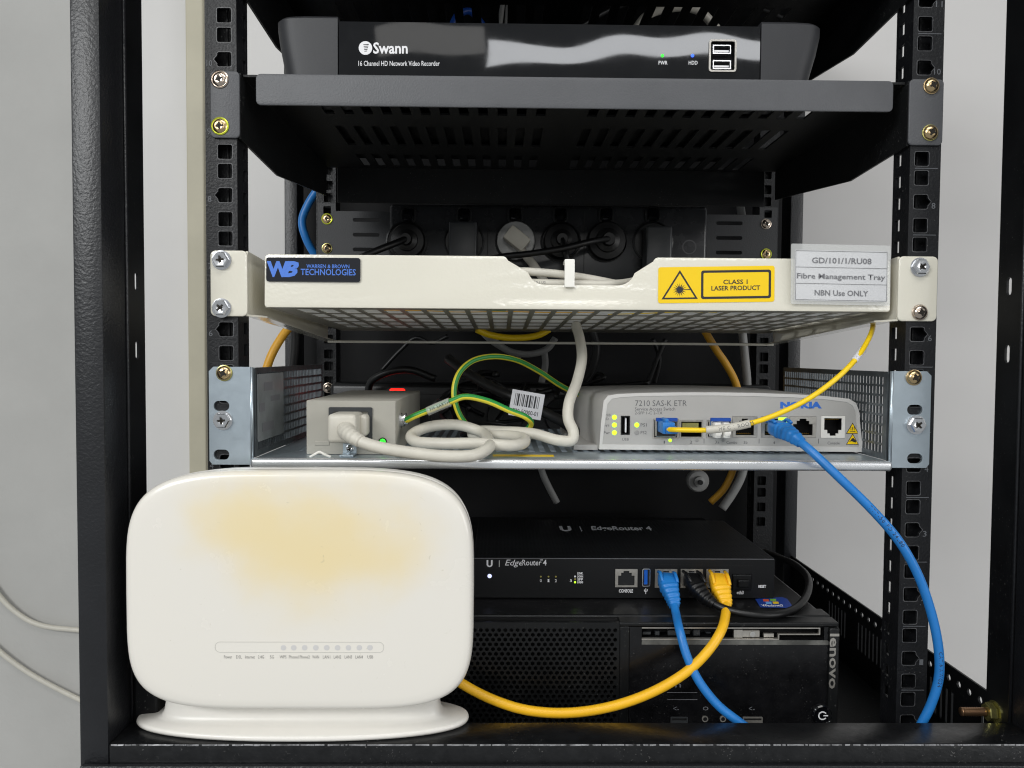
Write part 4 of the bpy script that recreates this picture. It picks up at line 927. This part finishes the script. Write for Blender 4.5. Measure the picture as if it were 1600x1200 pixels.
# sfp cages
for k in ('sfp1', 'sfp2', 'sfp3'):
    x0, y0, x1, y1 = PORTS[k]; a, b = P(x0, y1, YW), P(x1, y0, YW)
    me = plate2d([(a.x, a.z), (b.x, a.z), (b.x, b.z), (a.x, b.z)], [[(a.x+.8, a.z+.8), (b.x-.8, a.z+.8), (b.x-.8, b.z-.8), (a.x+.8, b.z-.8)]], 1.3); q = link('sfp_cage', remap(me, front(YW+.6)), 'port_metal', sw)
    mb = MB(); mb.cavity(a.x+.2, b.x-.2, YW+.5, YW+16, a.z+.2, b.z-.2); link('socket', mb.mesh(), 'hole_black', q)
    if k == 'sfp2':
        mb = MB(); mb.box(a.x+2.4, b.x-2.4, YW+2.4, YW+6, (a.z+b.z)/2-.4, b.z-2); link('board_edge', mb.mesh(), 'yellow_zinc', q)
for x0, x1, lab in ((1025, 1058, 'transceiver module holding the yellow fibre'), (1110, 1141, 'empty transceiver module with two white dust plugs')):
    a, b = P(x0, 687, YW-6), P(x1, 656, YW-6); q = thing('transceiver_module', lab, 'transceiver', ((a.x+b.x)/2, YW, a.z), 'transceivers in the grey switch')
    mb = MB(); mb.bbox(a.x, b.x, YW-5, YW+14, a.z+2, b.z, .5, 1); link('shell', mb.mesh(), 'chrome', q)
    mb = MB(); mb.bbox(a.x-.2, b.x+.2, YW-7.4, YW-4.6, b.z-1.2, b.z+1.4, .4, 1); link('latch_bail', mb.mesh(), 'blue_dark', q)
    if x0 > 1100:
        for dx in (-3.2, 3.2):
            mb = MB(); c = (a.x+b.x)/2+dx; mb.bbox(c-2.6, c+2.6, YW-12, YW-4.8, a.z+1.6, b.z-1.6, 1.2, 2); lathe(mb, (c, YW-12, (a.z+b.z)/2-1.5), (0, -1, 0), [(2.4, 0), (2.4, 1.5), (1.2, 2)], 12); me = mb.mesh(); auto_smooth(me); link('dust_plug', me, 'white_satin', q)
    else:
        mb = MB(); mb.box(a.x+.7, b.x-.7, YW-5.3, YW-4.9, a.z+2.6, b.z-1.6); link('aperture', mb.mesh(), 'hole_black', q)
rj45(sw, *PORTS['rj3'], YW); rj45(sw, *PORTS['rj4'], YW); rj45(sw, *PORTS['rj5'], YW); rj45(sw, *PORTS['con'], YW, tab_up=False, m='white_satin')
a = P(1222, 657, YW); mb = MB(); mb.bbox(a.x-3, a.x+3, YW-1.5, YW+.4, a.z-1.6, a.z+2.2, .4, 1); link('link_light', mb.mesh(), 'led_lime', sw)
for y in (669, 686):
    a = P(1332, y, YL); w3, h3 = 9.4, 8.2
    tp = lambda e: [(a.x-w3/2+e*1.7, a.z-h3/2+e), (a.x+w3/2-e*1.7, a.z-h3/2+e), (a.x, a.z+h3/2-e*2)]
    q = link('hazard_sticker', remap(plate2d(tp(0), (), .06), front(YL)), 'ink', sw); link('yellow_field', remap(plate2d(tp(.45), (), .06), front(YL-.07)), 'sticker_yellow', q)
    if y == 669:
        mb = MB(); 
        for dx in (-1.2, 0, 1.2): mb.box(a.x+dx-.2, a.x+dx+.2, YL-.2, YL-.14, a.z-1.6, a.z+.9)
        mb.box(a.x-2, a.x+2, YL-.2, YL-.14, a.z-2.6, a.z-2.2); link('symbol', mb.mesh(), 'ink', q)
    else: link('symbol', remap(plate2d([(a.x-2.6, a.z-2), (a.x-.6, a.z-1.6), (a.x+2.4, a.z-2.6), (a.x+2.6, a.z-1.2), (a.x+.6, a.z+.9), (a.x-.6, a.z+.4), (a.x-1.4, a.z-.9)], (), .06), front(YL-.14)), 'ink', q)

# fibre patch lead
fl = thing('fibre_lead', 'thin yellow fibre lead arching from switch up to the tray', 'cable', P(1200, 650, 0))
a, b = P(1033, 677, 20), P(1052, 659, 20); mb = MB(); mb.bbox(a.x, b.x, 14, YW-5, a.z, b.z, .8, 2); mb.bbox(a.x+2, b.x-4, 16, 30, b.z-.5, b.z+2.4, .6, 2); mb.bbox(a.x+1.5, b.x+1.5, 9, 15, a.z+.5, b.z-2.5, 1.4, 2); me = mb.mesh(); auto_smooth(me); link('fibre_connector', me, 'blue_jacket', fl)
fpts = px((1044, 671, 11), (1056, 671.5, 5), (1078, 672, 1), (1103, 672, -2), (1140, 668, -5), (1172, 661.5, -8), (1210, 649, -10), (1260, 625, -11), (1305, 593, -8), (1338, 560, 0), (1357, 530, 14), (1364, 510, 32), (1360, 496, 60))
_, fp_ = cable('lead', fpts, 1.75, 'fibre_yellow', parent=fl, k=10)
s1 = spline(px((1103, 672, -2), (1120, 670.4, -3.5), (1140, 668, -5), (1157, 665, -6.5), (1172, 661.5, -8)), 6); link('marker_sleeve', tube(s1, 2.75, 12), 'cord_white', fl, True); text_on_cable('HE C 1 ROOM', s1, 8, 2.4, 2.75, 'ink_mid', fl)
s2 = spline(px((1335, 563.5, -1), (1342, 554.5, 3), (1349, 545, 8)), 6); link('flag_sleeve', tube(s2, 2.3, 12), 'paper', fl, True); text_on_cable('II II', s2, 1.2, 2., 2.3, 'ink', fl)

# blue patch lead, switch to the floor
b1 = thing('blue_patch_lead', 'long blue network lead from grey switch curving down past the right rail', 'cable', P(1400, 850, -20), 'blue patch leads')
cpt = P(1211, 667, YW); crystal(b1, cpt, YW)
boot(b1, px((1214, 668, 29), (1218, 670.5, 22), (1226, 674, 15), (1238, 681, 6), (1252, 692, -1)), 'blue_jacket', hw=6.6, hh=5.4, body=.4)
_, bp_ = cable('lead', px((1243, 685, 3), (1262, 700, -6), (1310, 745, -19), (1362, 796, -25), (1402, 842, -27.5), (1432, 893, -27.5), (1453, 950, -26.5), (1466, 1010, -25.5), (1467, 1058, -24), (1455, 1100, -22), (1438, 1135, -20), (1420, 1175, -18)), 2.95, 'blue_jacket', parent=b1, k=14, n=16)
text_on_cable('TTT-50 PD 24L80', bp_, 64, 2.5, 2.95, 'ink', b1, spacing=1.25); text_on_cable('CAT.6 AWG24', bp_, 172, 2.3, 2.95, 'ink', b1, spacing=1.2)

# ================================================================== edge router
er = thing('edge_router', 'slim black router with four network ports lying on the desktop computer', 'router', (46, 130, -200.6))
YR = 62; RX0, RX1, RZ0, RZ1 = -69., 160.8, -200.4, -169.8
RP = {'con': (961, 889, 996, 917), 'usb': (1003, 888, 1016, 916), 'e0': (1023, 889, 1058, 918), 'e1': (1063, 889, 1098, 918), 'e2': (1103, 889, 1138, 918), 'sfp': (1144, 897, 1174, 922)}
me = plate2d(rrect(RX0, RX1, RZ0, RZ1, .8), [holebox(*v, YR) for v in RP.values()], 1.2); link('front_plate', remap(me, front(YR+1)), 'router_front', er)
mb = MB(); mb.bbox(RX0, RX1, YR+1.2, YR+136, RZ0, RZ1, .6, 2); link('case', mb.mesh(), 'router_top', er)
mb = MB(); mb.box(RX0+.5, RX1-.5, YR-.35, YR-.1, RZ1-.7, RZ1-.25); link('front_edge', mb.mesh(), 'ink_grey', er)
for k in ('con', 'e0', 'e1', 'e2'): rj45(er, *RP[k], YR, tab_up=True)
a, b = P(1003, 916, YR), P(1016, 888, YR); me = plate2d(rrect(a.x, b.x, a.z, b.z, 1.2), [rrect(a.x+.6, b.x-.6, a.z+.6, b.z-.6, .8)], 1.6); q = link('usb_port', remap(me, front(YR+.6)), 'chrome', er)
mb = MB(); mb.cavity(a.x+.2, b.x-.2, YR+.4, YR+12, a.z+.2, b.z-.2); link('socket', mb.mesh(), 'hole_black', q); mb = MB(); mb.box(a.x+1.6, b.x-1.9, YR+.6, YR+9, a.z+1.3, b.z-1.3); link('tongue', mb.mesh(), 'usb_blue', q)
a, b = P(1144, 922, YR), P(1174, 897, YR); mb = MB(); mb.bbox(a.x, b.x, YR-1.4, YR+2, a.z, b.z, .8, 2); q = link('sfp_cover', mb.mesh(), 'plastic_black', er); mb = MB(); mb.bbox(a.x+3.4, b.x-2.4, YR-4, YR-1.2, a.z+3, b.z-3.6, .8, 2); link('pull_tab', mb.mesh(), 'plastic_black', q)
YX = YR-.32
text_at('Edge', 789, 874.5, 817, 886.5, YX, 'print_white', er, .0, .28); text_at('Router', 815.5, 874.5, 846, 883.5, YX, 'print_white', er, .006, .1); text_at('4', 848.5, 874.5, 854, 883.5, YX, 'print_white', er, .02); text_at('TM', 843.5, 874, 848, 876.5, YX, 'print_white', er, .0)
def ulogo(c, w_, h, f, parent):
    o = []; i_ = []
    for k in range(13):
        an = math.pi+math.pi*k/12; o.append((w_/2*math.cos(an), -h*.12+h*.38*math.sin(an))); i_.append((w_*.22*math.cos(an), -h*.12+h*.2*math.sin(an)))
    q = [(-w_/2, h/2)]+o+[(w_/2, h/2), (w_*.22, h/2)]+i_[::-1]+[(-w_*.22, h/2)]
    return link('emblem', remap(plate2d(q, (), .04), f), 'print_white', parent)
c = P(765, 880.5, YX); ulogo(c, 4.6, 5.4, lambda u, v, w_: (c.x+u, YX-w_, c.z+v), er)
a = P(780, 886, YX); mb = MB(); mb.box(a.x-.2, a.x+.2, YX-.05, YX, a.z, a.z+5.2); link('divider', mb.mesh(), 'print_white', er)
dot(P(765, 900, YX), 1.6, .3, 'led_white', er)
for x, s in ((845, '0'), (857, '1'), (868.5, '2')):
    dot(P(x, 901, YX), .7, .2, 'led_amber', er); text_at(s, x-1.3, 905, x+1.3, 909.5, YX, 'print_white', er, .01)
text_at('3', 890.5, 905, 893.5, 909.5, YX, 'print_white', er, .02)
for y, s, m in ((896, 'LINK', None), (901, 'DOWN', 'print_white'), (905.5, 'SFP', 'led_amber'), (910, '1000', 'led_lime')):
    text_at(s, 902, y-2, 911, y+1.6, YX, 'print_white', er, .03)
    if m: dot(P(898.5, y-.3, YX), .75, .2, m, er)
text_at('CONSOLE', 967, 920.5, 989, 926, YX, 'print_white', er, .03); text_at('eth3', 1151, 923, 1162, 928.5, YX, 'print_white', er, .03); text_at('RESET', 1185, 914, 1197, 918.5, YX, 'print_white', er, .03)
dot(P(1190, 923, YX+.2), .7, .1, 'hole_black', er, 'reset_hole')
c2 = P(1009, 923.5, YX); mb = MB(); mb.box(c2.x-.2, c2.x+.2, YX-.05, YX, c2.z-2.3, c2.z+2.3); mb.box(c2.x-1.2, c2.x+1.2, YX-.06, YX-.01, c2.z-.3, c2.z+.1); mb.box(c2.x-1.3, c2.x-.8, YX-.06, YX-.01, c2.z, c2.z+1.2); mb.box(c2.x+.8, c2.x+1.3, YX-.06, YX-.01, c2.z, c2.z+1.5); link('usb_symbol', mb.mesh(), 'print_white', er)
mb = MB(); 
for i in range(44):
    p = P(966+i*4.85, 881.5+i*.055, YX); mb.box(p.x-.7, p.x+.7, YX+.02, YX+.3, p.z-.35, p.z+.35)
link('vent_dots', mb.mesh(), 'hole_black', er)
# lettering on the lid
a, b = PZ(926, 830.5, RZ1), PZ(1022, 830.5, RZ1); top = PZ(926, 822, RZ1)
text_on('EdgeRouter 4', (a.x, a.y, RZ1+.1), (1, 0, 0), (0, 1, 0), b.x-a.x, (top.y-a.y), 'print_white', er, .03, .12)
a, b = PZ(876, 830, RZ1), PZ(894, 830, RZ1); top = PZ(876, 822, RZ1); ulogo(None, b.x-a.x, top.y-a.y, lambda u, v, w_: ((a.x+b.x)/2+u, (a.y+top.y)/2+v, RZ1+.06+w_), er)
a = PZ(909, 830, RZ1); mb = MB(); mb.box(a.x-.35, a.x+.35, a.y, a.y+(top.y-a.y)*.9, RZ1+.06, RZ1+.1); link('divider', mb.mesh(), 'print_white', er)

# ================================================================== desktop computer
dc = thing('desktop_computer', 'black desktop computer lying flat with perforated front and silver vertical lettering', 'computer', (20, 180, -300))
YD = 10; DX0, DX1, DZ0, DZ1 = -149., 188.6, -302., -200.8
mb = MB(); mb.bbox(DX0+3, DX1-3, YD+22, YD+350, DZ0+2, DZ1-.6, 1.5, 2); link('case', mb.mesh(), 'pc_top', dc)
mb = MB(); mb.bbox(DX0, DX1, YD+14, YD+30, DZ1-4, DZ1, 1.4, 2); link('top_ridge', mb.mesh(), 'plastic_black', dc)
hx = []; x1 = P(968, 990, YD).x
for j in range(26):
    for i in range(32):
        x = x1-3-i*4.25-(2.125 if j % 2 else 0); z = DZ1-6-j*3.35
        if z > -290 and x > -98: hx.append(circle(x, z, 1.5, 6, math.pi/6))
slot = [P(1003, 1000, YD), P(1289, 981, YD)]; sl = [(slot[0].x, slot[0].z), (slot[1].x, slot[0].z), (slot[1].x, slot[1].z), (slot[0].x, slot[1].z)]
me = plate2d([(DX0, DZ0), (x1, DZ0), (x1, DZ1-.6), (DX0, DZ1-.6)], hx, 3.); link('vent_grille', remap(me, front(YD+3)), 'plastic_black', dc)
xa = P(984, 990, YD).x; xb = P(1291, 990, YD).x
mb = MB(); mb.bbox(x1+.1, DX1, YD+.6, YD+13.6, DZ1-3.6, DZ1-.6, .8, 2); mb.bbox(x1+.1, xa, YD+1, YD+13.6, DZ0, DZ1-3.7, .6, 2); link('front_frame', mb.mesh(), 'plastic_black', dc)
mb = MB(); mb.box(DX0+1, x1, YD+9, YD+13, DZ0+1, DZ1-1); link('grille_backing', mb.mesh(), 'hole_black', dc)
me = plate2d([(xa+.2, DZ0), (DX1-7.2, DZ0), (DX1-7.2, DZ1-3.9), (xa+.2, DZ1-3.9)], [sl], 2.); fp = link('drive_panel', remap(me, front(YD+3)), 'pc_gloss', dc)
mb = MB(); mb.bbox(DX1-7.0, DX1, YD-1, YD+14, DZ0, DZ1-3.9, 1.2, 3); me = mb.mesh(); auto_smooth(me); link('side_strip', me, 'plastic_black', dc)
mb = MB(); mb.cavity(slot[0].x-.2, slot[1].x+.2, YD+2.9, YD+16, slot[0].z-.2, slot[1].z+.2); link('drive_recess', mb.mesh(), 'hole_black', fp)
mb = MB(); w5 = slot[1].x-slot[0].x
mb.box(slot[0].x, slot[1].x-3, YD+.6, YD+3, slot[1].z-.9, slot[1].z-.2); mb.box(slot[0].x, slot[1].x-32, YD+.4, YD+3, slot[0].z+.0, slot[0].z+.7)
mb.box(slot[1].x-3.6, slot[1].x-3, YD+.6, YD+3, slot[1].z-5, slot[1].z-.9); mb.box(slot[1].x-32, slot[1].x-3, YD+.5, YD+3, slot[1].z-5.2, slot[1].z-4.7); mb.box(slot[1].x-32.4, slot[1].x-31.8, YD+.5, YD+3, slot[0].z, slot[1].z-4.7)
link('drive_trim', mb.mesh(), 'port_metal', fp)
a, b = P(1148, 1000, YD), P(1196, 987, YD); mb = MB(); mb.bbox(a.x, b.x-3, YD+2.5, YD+5, a.z+1, b.z, .4, 1); mb.box(a.x, a.x+6, YD+2, YD+3, a.z+1, b.z+.5); mb.box(b.x, b.x+7, YD+3, YD+5, a.z+1, b.z-2.5); q = link('latch_bracket', mb.mesh(), 'port_metal', fp)
mb = MB(); lathe(mb, ((a.x+b.x)/2+2.5, YD+2.4, (a.z+b.z)/2+.3), (0, -1, 0), [(2, 0), (2, .5), (1.2, .6)], 14); link('rivet', mb.mesh(), 'cord_grey', q)
mb = MB(); p = P(1060, 992, YD)
for k in range(6): mb.bbox(p.x-24+k*9, p.x-24+k*9+random.uniform(3, 7), YD+6, YD+9, p.z-random.uniform(1, 3), p.z+random.uniform(-1, 2), .3, 1)
link('drive_fittings', mb.mesh(), 'lens_grey', fp)
# worn grey bottom lip of the drive opening
a, b = P(1003, 1008, YD), P(1300, 1001, YD); mb = MB(); V = [(a.x, YD+.95, a.z), (b.x, YD+.95, a.z), (b.x-3, YD+.6, b.z), (a.x, YD+.6, b.z)]; mb.add(V, [(0, 1, 2, 3)]); link('worn_edge', mb.mesh(), 'worn_grey', fp)
a = P(1296.5, 990, YD-1); bb = P(1296.5, 1076, YD-1)
text_on('lenovo', (a.x, YD-1.2, a.z), (0, 0, -1), (1, 0, 0), a.z-bb.z, 6.6, 'port_metal', dc, .02)
c = P(1286, 1119, YD-1.5); mb = MB(); lathe(mb, (c.x, YD+1.2, c.z), (0, -1, 0), [(7.2, 0), (7.2, 1.6), (6.4, 2.4), (5.8, 1.8)], 28); me = mb.mesh(); auto_smooth(me); pbn = link('power_button', me, 'gloss_black', dc)
ring = arc(c.x, c.z, 3.1, 35, 325, 16)+arc(c.x, c.z, 2.3, 325, 35, 16); link('power_symbol', remap(plate2d(ring, (), .1), front(YD-.75)), 'print_white', pbn); mb = MB(); mb.box(c.x+.6, c.x+3.8, YD-.86, YD-.76, c.z-.4, c.z+.4); link('power_bar', mb.mesh(), 'print_white', pbn)
# usb and audio sockets near the bottom edge, faint symbols above
for x0, x1_, m in ((1048, 1075, 'lens_grey'), (1161, 1192, 'port_metal')):
    a, b = P(x0, 1131, YD), P(x1_, 1121, YD); me = plate2d(rrect(a.x, b.x, a.z, b.z, .4), [rrect(a.x+.8, b.x-.8, a.z+2.2, b.z-.8, .2)], .8); q = link('usb_port', remap(me, front(YD+1)), m, fp)
    mb = MB(); mb.box(a.x+.9, b.x-.9, YD+.8, YD+1, a.z+2.3, b.z-.9); link('socket', mb.mesh(), 'hole_black', q)
for x0 in (1102, 1130):
    c = P(x0, 1124, YD); mb = MB(); lathe(mb, (c.x, YD+1, c.z), (0, -1, 0), [(2.2, 0), (2.2, .6), (1.4, .7), (1.2, .1)], 16, mis=[0, 0, 1, 1]); link('audio_jack', mb.mesh(), ['port_metal', 'hole_black'], fp)
for y in (1083, 1094):
    a, b = P(1043, y, YD), P(1090, y, YD); mb = MB(); mb.box(a.x, b.x, YD+.9, YD+1.02, a.z-.15, a.z+.15); link('engraved_line', mb.mesh(), 'ink_grey', fp)
for x, y, s in ((1056, 1107, '<-'), (1174, 1107, '<-'), (1102, 1107, 'o'), (1059, 1071, 'n'), (1128, 1106, 'y')):
    text_at(s, x-4, y-3, x+5, y+3, YD+.95, 'print_grey', fp)
# coloured sticker on the lid
ZS = DZ1+.06
def lid_pt(x, y): p = PZ(x, y, ZS); return (p.x, p.y)
ol = [lid_pt(1180, 936), lid_pt(1188, 949), lid_pt(1228, 950), lid_pt(1238, 947), lid_pt(1230, 936), lid_pt(1222, 933)]
st = link('lid_sticker', remap(plate2d(ol, (), .1), lambda u, v, w_: (u, v, ZS+w_)), 'sticker_blue', dc)
for i, (x, y, m) in enumerate(((1193, 936.5, 'sticker_red'), (1204, 936, 'sticker_green'), (1197, 940.5, 'sticker_sky'), (1208, 940.3, 'sticker_yellow'))):
    q = [lid_pt(x, y+3.4), lid_pt(x+9, y+3.4), lid_pt(x+8, y), lid_pt(x-1, y)]; link('colour_pane', remap(plate2d(q, (), .05), lambda u, v, w_: (u, v, ZS+.12+w_)), m, st)
a, b, t_ = PZ(1192, 948, ZS), PZ(1226, 948, ZS), PZ(1192, 944.5, ZS); text_on('Windows7', (a.x, a.y, ZS+.16), (1, 0, 0), (0, 1, 0), b.x-a.x, t_.y-a.y, 'print_white', st, .02)

# patch leads at the router
b2 = thing('blue_patch_lead', 'shorter blue network lead from router dropping in front of the computer', 'cable', P(1080, 1000, 0), 'blue patch leads')
crystal(b2, P(1041, 902, YR), YR); boot(b2, px((1041.5, 905, 50), (1043, 910, 44), (1047, 922, 38), (1052, 938, 32), (1054, 950, 29)), 'blue_jacket', hw=6.6, hh=5.2, up=(0, -.3, 1))
cable('lead', px((1053, 943, 30), (1056, 958, 22), (1062, 985, 3.0), (1073, 1024, -5), (1092, 1064, -11), (1122, 1102, -17), (1152, 1126, -21), (1180, 1146, -22)), 3.0, 'blue_jacket', parent=b2, k=12, n=14)
y2 = thing('yellow_patch_lead', 'yellow network lead sagging from router across the computer to behind the modem', 'cable', P(960, 1100, -10))
crystal(y2, P(1121, 902, YR), YR); boot(y2, px((1122, 905, 50), (1124, 912, 44), (1128, 925, 38), (1133, 940, 32), (1135, 950, 29)), 'yellow_jacket', hw=6.8, hh=5.2, up=(0, -.3, 1))
cable('lead', px((1134, 944, 30), (1134, 958, 20), (1127, 985, 3), (1108, 1015, -5), (1075, 1048, -9), (1020, 1081, -12), (955, 1104, -13), (885, 1114, -13), (820, 1109, -12), (765, 1091, -10), (720, 1067, -7), (690, 1045, -4)), 3.3, 'yellow_jacket', parent=y2, k=12, n=16)
k2 = thing('black_patch_lead', 'black network lead looping from router across the computer lid', 'cable', P(1180, 950, 20))
crystal(k2, P(1081, 902, YR), YR); boot(k2, px((1081, 905, 50), (1084, 911, 44), (1092, 922, 38), (1104, 935, 32), (1116, 944, 28)), 'rubber_black', hw=6.4, hh=5.2, up=(0, -.3, 1))
cable('lead', px((1108, 938, 31), (1130, 950, 24), (1175, 960, 16), (1215, 960, 19), (1246, 948, 34), (1262, 925, 58), (1262, 902, 84), (1245, 884, 112), (1220, 872, 145), (1195, 862, 190)), 2.7, 'rubber_black', parent=k2, k=12, n=14)

# ================================================================== white modem
mo = thing('modem_router', 'white rounded modem with yellowed front standing on an oval foot', 'modem', (-170, -28, -252.3))
CX, CZ, HA, HB = -169.6, -159.2, 104.9, 73.0
def sup(f, Y, N=96, dz=0.):
    out = []
    for k in range(N):
        a = 2*math.pi*k/N; c, s_ = math.cos(a), math.sin(a); n_ = 4.1 if s_ > 0 else 4.9
        out.append(Vector((CX+HA*f*math.copysign(abs(c)**(2/n_), c), Y, CZ+dz+HB*f*math.copysign(abs(s_)**(2/n_), s_)*(1 if f > .98 else 1))))
    return out
def rings(rs, N=96):
    V = []; F = []
    for r in rs: V += r
    for j in range(len(rs)-1):
        for k in range(N): F.append((j*N+k, (j+1)*N+k, (j+1)*N+(k+1) % N, j*N+(k+1) % N))
    F.append(tuple(range(N))); F.append(tuple((len(rs)-1)*N+k for k in range(N))[::-1]); return from_py(V, F)
YM = -58.2
me = rings([sup(.5, YM), sup(.90, YM+.02), sup(.95, YM+.25), sup(.975, YM+.8), sup(.99, YM+1.8), sup(1., YM+4), sup(1.002, YM+7.0), sup(.997, YM+8.0)]); auto_smooth(me, 60); link('front_shell', me, 'modem_white', mo)
me = rings([sup(.99, YM+8.7), sup(.99, YM+9.6), sup(.997, YM+10), sup(1.0, YM+14), sup(.985, YM+26), sup(.95, YM+32), sup(.8, YM+34)]); auto_smooth(me, 60); link('rear_shell', me, 'white_satin', mo)
# foot
def oval(a_, b_, z, N=72, e=2.5, yc=-27.5):
    return [Vector((-174.4+a_*math.copysign(abs(math.cos(t))**(2/e), math.cos(t)), yc+b_*math.copysign(abs(math.sin(t))**(2/e), math.sin(t)), z)) for t in [2*math.pi*k/N for k in range(N)]]
z0 = -252.2
me = rings([oval(102, 27, z0, e=2.3), oval(105.5, 29.3, z0+.6, e=2.3), oval(106.2, 30, z0+2.0, e=2.3), oval(105.6, 29.6, z0+3.4, e=2.3), oval(104, 28.6, z0+4.0, e=2.3), oval(94, 20.5, z0+4.9, e=2.8), oval(90, 17.5, z0+6.2, e=3.2), oval(88, 15.6, z0+9, e=3.6), oval(87, 14.6, z0+14, e=3.8), oval(86.5, 14, z0+24, e=4)], 72); auto_smooth(me, 60); link('foot', me, 'white_satin', mo)
YI = YM-.03
a, b = P(336, 1019.5, YM), P(600, 1003, YM)
wi = link('light_window', remap(plate2d(rrect(a.x, b.x, a.z, b.z, 3.0, 8), [rrect(a.x+.3, b.x-.3, a.z+.3, b.z-.3, 2.7, 8)], .12), front(YI+.03)), 'modem_line', mo)
for x in (443, 459, 476, 493.5, 510.5, 527.5, 544.5, 561.5, 578): dot(P(x, 1012, YI), 1.7, .08, 'modem_led', mo)
for s, x0, x1_ in (('Power', 350, 362.5), ('DSL', 369, 378), ('Internet', 383, 398), ('2.4G', 403, 412.5), ('5G', 422, 428), ('WPS', 437, 447.5), ('Phone1', 451.5, 467), ('Phone2', 468.5, 484), ('WAN', 488, 498.5), ('LAN1', 504.5, 516), ('LAN2', 521.5, 533), ('LAN3', 538.5, 550), ('LAN4', 555.5, 567), ('USB', 574, 583)):
    text_at(s, x0, 1024, x1_, 1029, YI-.08, 'modem_ink', mo, 0)

# ================================================================== cables on the wall
for pts, lb in (([(-70, 830, 690), (-20, 905, 690), (15, 948, 690), (55, 974, 690), (118, 984, 690), (200, 985, 690)], 'upper white cable sagging across the wall beside the cabinet'),
                ([(-80, 930, 690), (-20, 1000, 690), (40, 1048, 690), (118, 1090, 690), (200, 1125, 690)], 'lower white cable sagging across the wall beside the cabinet')):
    cable('wall_cable', px(*pts), 4.0, 'cord_white', lb, group='cables on the wall', k=12)
